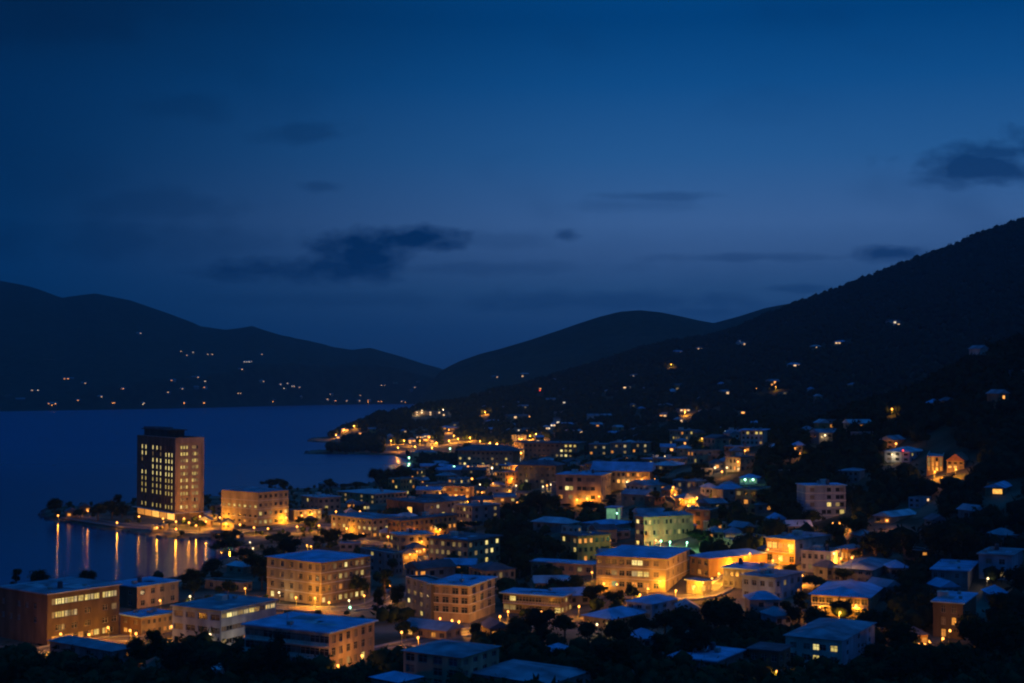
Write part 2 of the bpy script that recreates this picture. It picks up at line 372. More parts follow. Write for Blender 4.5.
# ------------------------------------------------------------------ buildings
CACHE = {}
def window_mesh(w_, h_, key, along):
    """pane of w x h centred on origin, in a facade that runs along local x (facing -y) or along local y (facing -x)"""
    k = ('win', round(w_, 1), round(h_, 1), key, along)
    if k in CACHE: return CACHE[k]
    m = MB(); a, b = w_ / 2, h_ / 2
    if along == 'x': m.quad((-a, 0, -b), (a, 0, -b), (a, 0, b), (-a, 0, b))
    else: m.quad((0, a, -b), (0, -a, -b), (0, -a, b), (0, a, b))
    CACHE[k] = m.mesh('window', [M_glass if key == '.' else M_curt if key == 'c' else LIT[key]]); return CACHE[k]
def frame_mesh(w_, h_, along):
    k = ('frm', round(w_, 1), round(h_, 1), along)
    if k in CACHE: return CACHE[k]
    m = MB(); a, b = w_ / 2, h_ / 2; s = .09
    def bx(u0, z0, u1, z1):
        if along == 'x': m.box(u0, -.08, z0, u1, -.01, z1)
        else: m.box(-.08, u0, z0, -.01, u1, z1)
    bx(-a, -b, -a + s, b); bx(a - s, -b, a, b); bx(-a + s, b - s, a - s, b); bx(-a + s, -b, a - s, -b + s); bx(-s / 2, -b + s, s / 2, b - s)
    if h_ > 1.5: bx(-a + s, b * .25, -s / 2, b * .25 + s); bx(s / 2, b * .25, a - s, b * .25 + s)
    CACHE[k] = m.mesh('frame', [M_frame]); return CACHE[k]
def facade(mb, W_, H_, opens, along, mi, reveal=.28, z0=-3.0):
    """wall sheet with real openings and reveals"""
    xs = sorted(set([0.0, W_] + [v for o in opens for v in (o[0], o[1])])); zs = sorted(set([z0, H_] + [v for o in opens for v in (o[2], o[3])]))
    P = (lambda a, z, d: (a, d, z)) if along == 'x' else (lambda a, z, d: (d, a, z))
    def qd(p, q_, r, s):
        if along == 'x': mb.quad(p, q_, r, s, mi)
        else: mb.quad(q_, p, s, r, mi)
    cells = {(round(o[0], 4), round(o[2], 4)): o for o in opens}
    for j in range(len(zs) - 1):
        run = None
        for i in range(len(xs) - 1):
            xm = (xs[i] + xs[i + 1]) / 2; zm = (zs[j] + zs[j + 1]) / 2
            hole = any(o[0] < xm < o[1] and o[2] < zm < o[3] for o in opens)
            if not hole:
                run = xs[i] if run is None else run
            if (hole or i == len(xs) - 2) and run is not None:
                e_ = xs[i] if hole else xs[i + 1]
                qd(P(run, zs[j], 0), P(e_, zs[j], 0), P(e_, zs[j + 1], 0), P(run, zs[j + 1], 0)); run = None
    for o in opens:
        a, b, c, d = o[:4]; r = reveal
        qd(P(a, c, 0), P(b, c, 0), P(b, c, r), P(a, c, r)); qd(P(a, d, r), P(b, d, r), P(b, d, 0), P(a, d, 0))
        qd(P(a, c, 0), P(a, c, r), P(a, d, r), P(a, d, 0)); qd(P(b, c, r), P(b, c, 0), P(b, d, 0), P(b, d, r))
def layout(W_, H_, spec, floors, mirror=False):
    """spec: dict cols,rows,w,h,pat"""
    if not spec: return []
    cols = spec['c']; rows = spec.get('r', floors); pat = spec.get('p', .1)
    cf = cols if isinstance(cols, list) else [(i + .5) / cols for i in range(cols)]
    rf = rows if isinstance(rows, list) else [(i + .5) / rows * (rows / floors) for i in range(rows)]
    ww = spec.get('w') or min(1.9, W_ / max(1, len(cf)) * .55); fh = H_ / floors; wh = spec.get('h') or min(1.7, fh * .5)
    keys = spec.get('k', '.')
    res = []
    for j, rr in enumerate(rf):
        for i, cc in enumerate(cf):
            if isinstance(pat, float): ch = random.choice('wwdp') if random.random() < pat else '.'
            else:
                row = pat[min(j, len(pat) - 1)]; ch = row[i % len(row)]
            if ch == ' ': continue
            zc = H_ * (1 - rr) - .1; xc = (1 - cc if mirror else cc) * W_; w2 = min(ww, W_ * .96) / 2
            xa, xb = max(.15, xc - w2), min(W_ - .15, xc + w2)
            z1 = min(H_ - .35, zc + wh / 2); z0 = max(.05, zc - wh / 2)
            if xb - xa < .3 or z1 - z0 < .3: continue
            if ch == '.' and random.random() < .28: ch = 'c'
            res.append((round(xa, 3), round(xb, 3), round(z0, 3), round(z1, 3), ch))
    return res
def roof_part(o, wr, wl, h, kind, mk, over=.6, rise=1.6, seed=0, detail=True):
    rnd = random.Random(seed); m = MB(); mt = M_roof[mk]
    if kind == 'flat':
        m.box(.25, .25, h - .75, wr - .25, wl - .25, h - .55)
        rf = build(m, 'roof', mt, o)
        p = MB(); hh = h + .06      # parapet coping
        p.box(-.06, -.06, h, wr + .06, .26, h + .1); p.box(-.06, wl - .26, h, wr + .06, wl + .06, h + .1)
        p.box(-.06, .26, h, .26, wl - .26, h + .1); p.box(wr - .26, .26, h, wr + .06, wl - .26, h + .1)
        build(p, 'parapet', M_trim, o); top = h - .55
    elif kind == 'slab':
        m.box(-over, -over, h, wr + over, wl + over, h + .35)
        rf = build(m, 'roof', mt, o); top = h + .35
    else:
        a, b, c, d = (-over, -over, h), (wr + over, -over, h), (wr + over, wl + over, h), (-over, wl + over, h)
        if kind == 'hip':
            L = min(wr, wl) / 2 * .85
            if wr >= wl: r0, r1 = (L, wl / 2, h + rise), (wr - L, wl / 2, h + rise)
            else: r0, r1 = (wr / 2, L, h + rise), (wr / 2, wl - L, h + rise)
            if wr >= wl: m.quad(a, b, r1, r0); m.quad(c, d, r0, r1); m.tri(b, c, r1); m.tri(d, a, r0)
            else: m.tri(a, b, r0); m.tri(c, d, r1); m.quad(b, c, r1, r0); m.quad(d, a, r0, r1)
        else:
            if wr >= wl: r0, r1 = (-over, wl / 2, h + rise), (wr + over, wl / 2, h + rise); m.quad(a, b, r1, r0); m.quad(c, d, r0, r1); m.tri(d, a, r0); m.tri(b, c, r1)
            else: r0, r1 = (wr / 2, -over, h + rise), (wr / 2, wl + over, h + rise); m.quad(b, c, r1, r0); m.quad(d, a, r0, r1); m.tri(a, b, r0); m.tri(c, d, r1)
        m.quad(d, c, b, a)
        rf = build(m, 'roof', mt, o); top = None
    if detail and top is not None and min(wr, wl) > 8:
        for _ in range(rnd.randint(1, 4)):
            q_ = MB(); x = rnd.uniform(.08, .6) * wr; y = rnd.uniform(.08, .6) * wl; q_.box(x, y, top, x + rnd.uniform(.12, .32) * wr, y + rnd.uniform(.12, .32) * wl, top + .03)
            build(q_, 'roof_sheet', M_roof[rnd.choice(['pale', 'dark', 'mid', 'blue'])], rf)
        if rnd.random() < .6:
            q_ = MB(); x = rnd.uniform(.1, .9) * wr; y = rnd.uniform(.1, .9) * wl; q_.tube((x, y, top), (x, y, top + 3.2), .05, .04, 5)
            for k_ in range(4): q_.box(x - .6 + k_ * .1, y - .03, top + 2.2 + k_ * .28, x + .6 - k_ * .1, y + .03, top + 2.26 + k_ * .28)
            build(q_, 'aerial', M_metal, rf)
        if rnd.random() < .4:
            q_ = MB(); x = rnd.uniform(.3, .6) * wr; y = rnd.uniform(.45, .7) * wl
            q_.box(x, y, top, x + 2.4, y + 2.8, top + 1.5); q_.box(x - .2, y - .2, top + 1.5, x + 2.6, y + 3.0, top + 1.62); build(q_, 'stair_hut', M_trim, rf)
        for _ in range(rnd.randint(1, 4)):
            q_ = MB(); x = rnd.uniform(.1, .85) * wr; y = rnd.uniform(.1, .85) * wl; s_ = rnd.uniform(.5, 1.0)
            q_.box(x, y, top + .15, x + 1.3 * s_ + .4, y + .9 * s_ + .3, top + .15 + s_); q_.box(x + .1, y + .1, top, x + .3, y + .3, top + .15); q_.box(x + 1.2 * s_, y + .1, top, x + 1.2 * s_ + .2, y + .3, top + .15)
            build(q_, 'air_conditioner', M_frame, rf)
        if rnd.random() < .5:
            q_ = MB(); x = rnd.uniform(.2, .8) * wr; y = rnd.uniform(.2, .8) * wl
            q_.tube((x, y, top + .3), (x, y, top + 1.9), .75, .75, 10); q_.tube((x, y, top + 1.9), (x, y, top + 2.1), .75, .3, 10); q_.box(x - .6, y - .6, top, x + .6, y + .6, top + .3)
            build(q_, 'water_tank', M_roof['dark'], rf)
    return rf
NBIG = 0
def building(nm, label, cx, cyb, cyt, xl, yl, xr, yr, floors=3, L=None, R=None, wallk='cream', wallL=None, roof='slab', rk='mid', a=None,
             name='building', cat='building', bands=False, frames=None, balc=None, group=None, rise=1.6, over=.6, wmin=5, wmax=70, ret=False, base_z=None, prot=True, dl=None, dr=None):
    global NBIG
    NBIG += 1
    x0, y0, z0 = at(cx, cyb)
    ry = ray(cx, cyt); h = CAMZ + ry[2] / ry[1] * y0 - z0
    h = max(2.6, h)
    def top(px, py):
        zt = z0 + h
        if zt > CAMZ - 3: return None
        return flat(px, py, zt)
    if a is None:
        Rr = top(xr, yr); Ll = top(xl, yl)
        ar = math.atan2(Rr[1] - y0, Rr[0] - x0) if xr - cx > 4 else None
        al = math.atan2(Ll[1] - y0, Ll[0] - x0) if cx - xl > 4 else None
        cl = lambda v: min(math.radians(82), max(math.radians(6), v))
        if ar is not None: ar = cl(ar)
        if al is not None: al = cl(al - math.pi / 2)
        wR = xr - cx; wL = cx - xl
        if ar is None: ang = al
        elif al is None: ang = ar
        else: ang = (ar * wR + al * wL) / (wR + wL)
    else: ang = math.radians(a)
    d = (math.cos(ang), math.sin(ang)); e_ = (-math.sin(ang), math.cos(ang))
    def width(px, dr_):
        u_ = (px - CX) / F * (1 / (cP)) * cP; s = (u_ * y0 - x0) / (dr_[0] - u_ * dr_[1] + 1e-9); return s
    wr = dr or min(wmax, max(wmin, width(xr, d))); wl = dl or min(wmax, max(wmin, width(xl, e_)))
    if width(xr, d) < 0: wr = dr or 12
    o = thing(name, cat, (x0, y0, z0), ang, label, group)
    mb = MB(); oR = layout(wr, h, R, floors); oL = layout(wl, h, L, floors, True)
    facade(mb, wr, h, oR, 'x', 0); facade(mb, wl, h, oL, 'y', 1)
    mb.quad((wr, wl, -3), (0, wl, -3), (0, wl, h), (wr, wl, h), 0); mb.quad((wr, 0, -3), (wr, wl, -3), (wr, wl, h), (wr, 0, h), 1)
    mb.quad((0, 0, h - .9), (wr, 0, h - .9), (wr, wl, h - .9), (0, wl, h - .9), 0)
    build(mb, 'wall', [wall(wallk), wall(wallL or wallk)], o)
    fr = frames if frames is not None else (y0 < 520)
    cnt = 0; rest = MB(); rest_m = []
    for along, ops in (('x', oR), ('y', oL)):
        for (xa, xb, za, zb, ch) in ops:
            ww, wh = xb - xa, zb - za; c = (xa + xb) / 2; zc = (za + zb) / 2
            if cnt >= 100:
                k = [LIT['w'], M_glass]; mi = 1 if ch in '.c' else 0; D_ = .25
                if along == 'x': rest.quad((xa, D_, za), (xb, D_, za), (xb, D_, zb), (xa, D_, zb), mi)
                else: rest.quad((D_, xb, za), (D_, xa, za), (D_, xa, zb), (D_, xb, zb), mi)
                continue
            loc = (c, .25, zc) if along == 'x' else (.25, c, zc)
            wo = link('window', window_mesh(ww, wh, ch, along), o, loc); cnt += 1
            if fr: link('frame', frame_mesh(ww, wh, along), wo)
    if rest.v:
        ro = build(rest, 'window', [LIT['w'], M_glass], o); ro['kind'] = 'stuff'
    rf = roof_part(o, wr, wl, h, roof, rk, over, rise, seed=int(cx * 7 + cyb))
    if bands:
        m = MB()
        for k in range(1, floors):
            z = h * k / floors - .1; m.box(-.12, -.12, z, wr + .12, -.003, z + .22); m.box(-.12, -.003, z, -.003, wl + .12, z + .22)
        build(m, 'cornice', M_trim, o)
    if balc:      # 'R' / 'L' balcony slabs with rails on each floor
        for side_ in balc:
            wd = wr if side_ == 'R' else wl
            for k in range(1, floors):
                m = MB(); z = h * k / floors - .15
                if side_ == 'R':
                    m.box(.3, -1.3, z, wd - .3, -.003, z + .16)
                    m.box(.3, -1.3, z + .95, wd - .3, -1.22, z + 1.03)
                    for i in range(int(wd / .8)): m.box(.3 + i * .8, -1.29, z + .16, .36 + i * .8, -1.23, z + .95)
                else:
                    m.box(-1.3, .3, z, -.003, wd - .3, z + .16); m.box(-1.3, .3, z + .95, -1.22, wd - .3, z + 1.03)
                    for i in range(int(wd / .8)): m.box(-1.29, .3 + i * .8, z + .16, -1.23, .36 + i * .8, z + .95)
                build(m, 'balcony', M_trim, o)
    FOOT.append((x0, y0, ang, 0, wr, 0, wl))
    if prot: PROT.append((xl - 1, min(cyt, yl, yr) - 2, xr + 1, cyb - (cyb - cyt) * .22, y0))
    if nm: LAND.append((nm, (xl + xr) / 2, (cyt + cyb) / 2))
    return (o, wr, wl, h) if ret else o

def B(c, r=None, p=.1, w=None, h=None):
    s = {'c': c, 'p': p}
    if r is not None: s['r'] = r
    if w: s['w'] = w
    if h: s['h'] = h
    return s

# the tower
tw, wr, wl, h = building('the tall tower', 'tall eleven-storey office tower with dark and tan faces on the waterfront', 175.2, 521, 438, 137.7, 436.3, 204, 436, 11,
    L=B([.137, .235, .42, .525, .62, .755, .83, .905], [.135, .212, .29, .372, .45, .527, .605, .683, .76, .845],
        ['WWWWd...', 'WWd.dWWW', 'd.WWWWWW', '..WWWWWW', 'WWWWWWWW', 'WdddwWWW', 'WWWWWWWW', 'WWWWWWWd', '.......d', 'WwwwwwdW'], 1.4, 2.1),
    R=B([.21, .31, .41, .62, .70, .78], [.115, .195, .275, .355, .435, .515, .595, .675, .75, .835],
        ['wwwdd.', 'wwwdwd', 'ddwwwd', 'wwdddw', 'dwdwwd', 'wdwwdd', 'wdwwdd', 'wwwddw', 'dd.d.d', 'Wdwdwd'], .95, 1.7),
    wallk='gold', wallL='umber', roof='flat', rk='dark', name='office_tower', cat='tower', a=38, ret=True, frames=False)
m = MB(); m.box(-.35, -.35, h + .12, wr + .35, .3, h + .12 - 2.2); m = MB()
m.box(.01, -.3, h - 3.0, wr + .25, -.004, h + .1); m.box(wr - 1.3, -.3, .2, wr + .25, -.004, h - 3.0); m.box(-.25, -.3, .2, 1.1, -.004, h + .1)
build(m, 'facade_frame', wall('pink'), tw)
m = MB(); m.box(wr * .15, wl * .3, h - .55, wr * .75, wl * .92, h + 3.4); m.box(wr * .1, wl * .26, h + 3.4, wr * .8, wl * .96, h + 3.9)
build(m, 'penthouse', wall('dark'), tw)
m = MB(); m.box(wr * .1, wl * .45, h + 3.9, wr * .55, wl * .9, h + 5.0); m.tube((wr * .5, wl * .5, h + 3.9), (wr * .5, wl * .5, h + 7.0), .09, .05); build(m, 'rooftop_plant', M_roof['dark'], tw)
for i in range(5):
    m = MB(); yb = .8 + i * (wl - 1.6) / 5; m.quad((-.06, yb + (wl - 1.6) / 5 - .8, .3), (-.06, yb, .3), (-.06, yb, 3.6), (-.06, yb + (wl - 1.6) / 5 - .8, 3.6)); build(m, 'lobby_window', LIT['O' if i in (0, 2) else 'o'], tw)
m = MB(); m.box(-2.5, -2.2, 4.0, wr + 3, -.32, 4.35); m.box(-2.5, -.32, 4.0, -.32, wl + 1, 4.35); build(m, 'entrance_canopy', M_trim, tw)

building('the cream four-storey block', 'cream four-storey block with dark low roof, immediately right of the tall tower', 258, 526.5, 492.5, 222, 490.5, 289, 489, 4,
    L=B(7, [.42, .70, .86], ['dwwwwdw', '..d....', '.d..o.d'], 1.9, 1.2), R=B(6, None, ['......', '.....', 'w.d..', 'dww...']), wallk='cream', roof='hip', rk='mid', rise=1.6, bands=True, a=52)
building('the low arcade', 'low cream arcade with glowing ground floor beside the cream block', 294, 521, 510.5, 289, 510, 322, 506, 2, R=B(6, None, ['d.w.ww', 'oowoow']), wallk='cream', roof='flat', rk='mid', a=30)
building('the pale-roofed annex', 'small two-storey annex with pale flat roof above the low arcade', 318, 511, 498, 302, 496, 341, 494, 2, L=B(4, None, ['.w..', '....']), R=B(4, None, ['....', '.w..']), wallk='pink', roof='slab', rk='pale', a=35)
building('the white waterfront hall', 'long two-storey hall with pale roof and arcaded white end wall', 375, 504.5, 494.5, 338, 490.5, 407, 487, 2, L=B(7, None, ['.d..d.d']), R=B(8, None, ['........', '...d....']), wallk='pink', wallL='ochre', roof='slab', rk='pale', a=48)
building('the amber-window block', 'grey upper block with a single large glowing amber window', 424, 519, 503.5, 387, 500.5, 452, 498, 2, L=B([.30, .62], [.5], [' O'], 4.2, 3.0), R=B(5, 2, .1), wallk='grey', wallL='brown', roof='slab', rk='dark', a=42)
building('the long tan wing', 'long tan wing with a row of small lit windows left of the orange-washed block', 372, 538, 519.5, 332, 515.5, 402, 513, 3, L=B(8, None, ['.......', 'w.wd.ww', '...o..']), R=B(5, None, ['.....', 'd.w..', 'oOo..']), wallk='cream', wallL='cream', roof='slab', rk='mid', a=45)
building('the orange-washed long block', 'long three-storey block washed orange by street light, dark roof', 400, 542.5, 521, 388, 519.5, 457, 509.5, 3, L=B(3, None, ['...']), R=B(12, None, ['............', '......oWw.oo', 'd..o........']), wallk='ochre', wallL='brown', roof='slab', rk='dark', a=50)
building('the bright corner block', 'four-storey corner block with dark square windows, brightly lit orange at its corner', 321, 605.5, 562.5, 268, 557, 371, 551, 4,
    L=B([.10, .29, .46, .63, .80, .93], None, ['......', '......', '......', 'W.w...'], 1.7, 1.9), R=B(9, None, ['..d.W.dd.', '.d.wd.dw.', '...o..ww.', 'Wd.wwdWw.']), wallk='tan', wallL='cream', roof='hip', rk='blue', rise=1.3, over=.9, bands=True, frames=True, a=52)  # right face in darker plaster, painting in its dimmer light
building('the grey block behind', 'plain bluish grey block standing behind the bright corner block', 392, 575, 553, 361, 549, 401, 545, 3, L=B(4, 3, .05), R=B(3, 3, .0), wallk='grey', roof='flat', rk='mid', a=40)
building('the dark recessed wing', 'dark recessed wing with a few small lit windows left of the square-windowed block', 431, 621, 583.5, 406, 580.5, 452, 574, 4, L=B(4, None, ['....', 'ddd.', 'W.d.', 'd.w.']), wallk='dark', wallL='grey', roof='flat', rk='mid', a=30, frames=True)
building('the square-windowed block', 'square four-storey block with grid of dark windows and pale blue roof', 469, 623, 586.5, 430, 583.5, 495, 572.5, 4,
    L=B([.15, .4, .65, .88], [.14, .40, .66], ['....'], 2.2, 2.0), R=B([.2, .5, .8], [.14, .40, .66], ['...'], 3.0, 2.2), wallk='cream', wallL='pink', roof='slab', rk='blue', over=.7, frames=True, bands=True)
building('the curved-fronted school', 'two-storey school-like block with blue roof and covered gallery, orange glow beneath', 561, 615, 597, 503, 590, 572, 588.5, 2, L=B(9, None, ['.w.......', 'dd......w'], 2.2, 1.7), R=B(3, None, ['.w.', 'wdw']), wallk='tan', roof='slab', rk='blue', over=1.0, frames=True, balc='L', a=66)
building('the nearest dark-windowed block', 'pink two-storey block with dark windows and blue roof, bottom centre', 461, 692, 657.5, 404, 651.5, 499, 641, 3, L=B([.12, .34, .60, .86], None, ['....', '. ..', '....'], 2.6, 1.9), R=B(4, None, ['....']), wallk='pink', wallL='pink', roof='hip', rk='mid', rise=1.5, frames=True, a=58)
building('the long balcony block', 'long three-storey block with dark balconies and pale end wall, bottom left of centre', 329, 672, 633.5, 246, 624.5, 375, 620.5, 3, L=B(9, None, ['.........', '.........', '....d....'], 3.2, 1.9), R=B([.1, .25, .42, .58, .75, .91], None, ['......', '......', 'd.d.w.'], 1.7, 2.0), wallk='pink', wallL='white', roof='slab', rk='blue', over=.8, frames=True, balc='L', bands=False)
building('the ribbon-windowed block', 'white three-storey block with lit ribbon windows under a blue roof', 221, 651, 611.5, 174, 604, 277, 597.5, 3, L=B(4, None, ['....', '....', '....'], 3.5, 1.7), R=B(10, [.12, .45, .78], ['dWpdpwd.ppd', '......d...', 'd...o..wd.'], 2.4, 1.4), wallk='blue', wallL='blue', roof='slab', rk='mid', over=.5, frames=True)
building('the three-storey school', 'wide brown three-storey block with rows of pale lit windows, far left', 47, 646, 595, -45, 582, 121, 585.5, 4, L=B(6, [.25, .52], ['. ... ', '... . '], 1.6, 1.7),
    R=B([.10, .15, .20, .27, .32, .37, .46, .55, .60, .68, .80, .84, .88, .93], [.15, .41, .67, .88], ['dWWpwpwwpwwpWp', 'dwwpdp .  .  d', ' .d  . .  .  .', 'oodoo.o.owwo. '], 1.9, 1.7), dl=24, wallk='clay', wallL='brown', roof='slab', rk='mid', frames=True)
building('the pale end-walled block', 'two-storey block with pale end wall and dark windows right of the brown school', 137, 609, 587.5, 110, 581, 180, 576.5, 2, L=B(2, 2, 0.0), R=B([.14, .38, .60, .86], None, ['....'], 1.8, 1.8), wallk='pink', wallL='brown', roof='slab', rk='blue', frames=True, a=55)
building('the low tan block', 'low tan block with blue flat roof below the pale end-walled block', 141, 637, 618, 122, 614.5, 175, 609.5, 2, L=B(2, None, ['..', 'o.']), R=B(6, None, ['......', '....oO']), wallk='cream', wallL='brown', roof='slab', rk='blue', frames=True, a=52)
building('the low blue-roofed shed', 'dark low shed with blue roof in front of the brown school', 112, 672, 651, 52, 645, 137, 641, 2, L=B(4, 1, 0.0), R=B(2, None, ['.o', '..']), wallk='grey', roof='hip', rk='mid', rise=1.2, a=55)
building('the stone outbuilding', 'small pale outbuilding lit warm beside the dark trees by the bay', 243, 592, 583, 206, 586, 251, 580, 1, L=B(3, 1, 0.0), R=B(2, None, ['.']), wallk='cream', roof='flat', rk='dark', a=60)
building('the small bayside cottage', 'small cottage with pale blue roof near the inlet', 243, 574, 567, 228, 565, 251, 563, 1, L=B(2, 1, 0.0), wallk='pink', roof='hip', rk='pale', rise=1.6, a=50, name='cottage', cat='house')
building('the two-storey lit block', 'two-storey cream block with pairs of pale lit windows under a dark hip roof', 468, 567, 541, 429, 536.5, 500, 533.5, 3, L=B(7, None, ['d.d.dd.', 'dddd.d.', '.......']), R=B(6, None, ['d..W.W', '.d.pW.', 'd..w..']), wallk='cream', roof='slab', rk='dark', over=1.0, a=55)
building('the long hotel', 'long three-storey hotel with blue roof, lamps glowing orange on its front', 666, 592, 558.5, 596, 554, 689, 551, 3, L=B([.05, .17, .26, .37, .47, .55, .63, .72, .86], None, ['.....WW..', '..d..pww.', '..g..o.o.'], 1.9, 1.8), R=B(5, None, ['.....', '.d...', 'd..d.'], 1.6, 1.9), wallk='cream', roof='hip', rk='blue', rise=1.4, over=.8, frames=True, bands=True, a=68)
building('the orange side wall', 'low hall with blue roof and a long bare wall glowing orange', 709, 578, 558.5, 689, 556, 766, 541, 2, L=B(3, None, ['...', '.o.']), R=None, wallk='ochre', wallL='tan', roof='hip', rk='blue', rise=1.5, a=34)
building('the little arcade', 'tiny single-storey arcade glowing orange right of the long hotel', 702, 595, 582, 686, 581, 710, 579.5, 1, L=B(4, None, ['oOoo'], None, 1.8), R=B(2, None, ['Oo']), wallk='cream', roof='slab', rk='mid', a=45)
building('the split-level blue house', 'blue-roofed house with a row of dim windows below the orange side wall', 757, 590, 570.5, 722, 568.5, 773, 561, 2, L=B(6, None, ['dddd..', '......']), R=B(3, 2, .0), wallk='grey', roof='slab', rk='blue', a=58)
building('the bluish double house', 'bluish white double house with one bright low window', 775, 603, 578.5, 741, 576, 801, 571, 2, L=B(4, None, ['....', '.Ww.']), R=B(4, None, ['.d..', '...o']), wallk='blue', wallL='blue', roof='slab', rk='mid', a=50)
building('the orange-porched villa', 'villa with columned porches glowing orange on two floors', 795, 566, 540.5, 765, 535, 832, 531, 2, L=B([.12, .3, .5, .7, .88], None, ['OOooO', '.oOo.'], 2.0, 2.2), R=B(3, None, ['...']), wallk='white', wallL='ochre', roof='slab', rk='mid', a=45, balc='L')
building('the pale stepped block', 'pale block with narrow windows right of the orange-porched villa', 831, 573, 552, 800, 549, 840, 546, 2, L=B(5, None, ['....d', '.d...']), R=B(2, None, ['w.', '..']), wallk='white', roof='flat', rk='mid', a=60)
building('the lit veranda', 'small house with a lit veranda at the right end of the pale stepped block', 848, 562, 549, 836, 547, 862, 543.5, 1, L=B(3, None, ['oOo'], None, 2), R=B(4, None, ['oOoo'], None, 1.6), wallk='ochre', roof='hip', rk='mid', rise=1.2, a=40)
building('the balconied motel', 'two-storey motel with blue hip roof and orange balconies', 868, 618, 597.5, 810, 590, 882, 588, 2, L=B(8, None, ['...oo...', '.o.oo...'], 1.8, 1.8), R=B(2, 2, 0.0), wallk='tan', roof='hip', rk='blue', rise=1.8, over=1.0, balc='L', a=66)
building('the dim hip-roofed house', 'dim grey house with pale roof above the balconied motel', 872, 584, 570, 832, 566.5, 893, 562, 2, L=B(5, 2, 0.0), wallk='grey', roof='hip', rk='mid', rise=1.5, a=60)
building('the low dark hall', 'low dark hall with thin blue roof edge, right side', 968, 591, 571.5, 930, 568, 976, 566, 2, L=B(5, 2, 0.0), wallk='grey', roof='slab', rk='blue', a=65)
building('the boxy pale house', 'boxy pale house with one warm light at its foot, far right', 1012, 581, 556, 977, 553, 1021, 551, 2, L=B([.3, .7], None, ['..', 'wd']), wallk='blue', roof='slab', rk='mid', a=60)
building('the white corner block', 'white two-storey block with three small lit windows, bottom right', 842, 670, 640.5, 784, 634, 873, 628, 3, L=B([.14, .38, .55, .66, .86], [.3, .68], ['..W.w', '..w..'], 1.9, 1.6), R=B(3, 2, 0.0), wallk='blue', wallL='white', roof='hip', rk='mid', rise=1.5, frames=True, a=60)
building('the flat blue-roofed hut', 'low hut showing only its flat bright blue roof, bottom right of centre', 716, 676, 662, 669, 658.5, 742, 655, 1, wallk='grey', roof='slab', rk='blue', over=.6, a=58)
building('the brown lamp-lit house', 'narrow brown house lit by one low lamp beside the white corner block', 779, 679, 652, 748, 648, 789, 645, 2, L=B(3, 2, 0.0), R=B(2, 2, .0), wallk='brown', roof='slab', rk='dark', a=60)
building('the orange-lit stepped house', 'tall brown house with orange-lit steps at its foot, lower right', 963, 640, 604, 931, 601, 974, 599, 3, L=B([.35, .7], None, ['..', '.o', 'o '], 1.3, 2.2), wallk='clay', roof='slab', rk='blue', a=62)
building('the white apartment block', 'white five-storey apartment block standing alone on the dark right slope', 806, 523, 486, 800, 486, 845, 482.5, 5, R=B([.16, .45, .58, .80, .90], None, ['. ...', '. ...', '. wd.', '....w', '.. oW'], 1.8, 1.6), wallk='blue', roof='slab', rk='blue', over=.5, a=7, dl=11, bands=True)
building('the green-lit block', 'cream three-storey block with green-white light spilling at its foot', 644, 549, 517, 635, 516, 693, 511, 3, L=B(2, None, ['W.', 'd.', 'w.'], 2.4, 1.5), R=B(12, None, ['.w..d..dd..d', '.w.dd.d.w...', '..oW.g.gd.p.']), wallk='cream', roof='hip', rk='mid', rise=1.4, a=24)
building('the green glass stair tower', 'tiny stair tower glowing green through two glazed floors', 616, 521, 508, 609.5, 507.5, 622, 507, 2, L=B([.5], None, ['g'], 6, 3), R=B([.5], None, ['g'], 3, 3), wallk='blue', roof='slab', rk='blue', a=60)
building('the pink mid-town block', 'pink three-storey block with orange light along its base, mid town', 601, 502, 475.5, 556, 474.5, 611, 472, 3, L=B([.10, .25, .33, .52, .63, .72, .82], None, [' ... ...', '.Ww....', 'o d.do.'], 2.2, 1.9), R=B(3, None, ['...', '.o.', 'o.o']), wallk='pink', roof='slab', rk='blue', a=72)
building('the hip-roofed long hall', 'long cream hall under a broad dark hip roof, mid town', 513, 467, 451, 458, 450.5, 520, 448, 3, L=B(12, None, ['...........', 'w.p....d..', 'dW...w..d.w']), wallk='cream', roof='hip', rk='dark', rise=4.5, over=3, a=74, wmax=80)
building('the dark-roofed office', 'wide office with dark roof and a lit glassy right end', 577, 458, 443.5, 524, 443, 584, 441, 3, L=B(12, None, ['.........www', '........Www.', '.......dpWd.']), wallk='tan', roof='slab', rk='dark', a=76, wmax=80, over=2)
building('the hip-roofed grey block', 'grey block with dark hip roof left of the pink three-storey block', 556, 485, 465.5, 518, 464, 563, 462, 3, L=B(7, None, ['.......', '.......', '.p..d..']), wallk='tan', roof='hip', rk='dark', rise=3, over=2, a=70)
building('the blazing warehouse', 'low warehouse front flooded with bright orange light', 470, 499, 487, 442, 484.5, 474, 485, 2, L=B(5, None, ['o.d.o', 'OoOoo']), wallk='ochre', roof='flat', rk='mid', a=70)
building('the blue-ridged market', 'long building with blue ridge roof and orange-lit right front', 650, 485, 471.5, 592, 470, 654, 467, 2, L=B(12, None, ['.......o.o..', '.....OoOoo.o']), wallk='tan', roof='gable', rk='blue', rise=4.5, over=1, a=74, wmax=80)
building('the long low shed', 'long low shed with pale blue roof and tan wall', 673, 470.5, 465.8, 648, 465.3, 687, 462.5, 1, L=B(5, None, ['..d..']), wallk='ochre', roof='hip', rk='pale', rise=2, over=1, a=60)
building('the gabled pink cottage', 'pink gabled cottage between dark trees, mid town', 646, 503.5, 495, 621, 493, 655, 491.5, 1, L=B(3, 1, 0.0), wallk='pink', roof='gable', rk='mid', rise=2.2, name='cottage', cat='house', a=55)
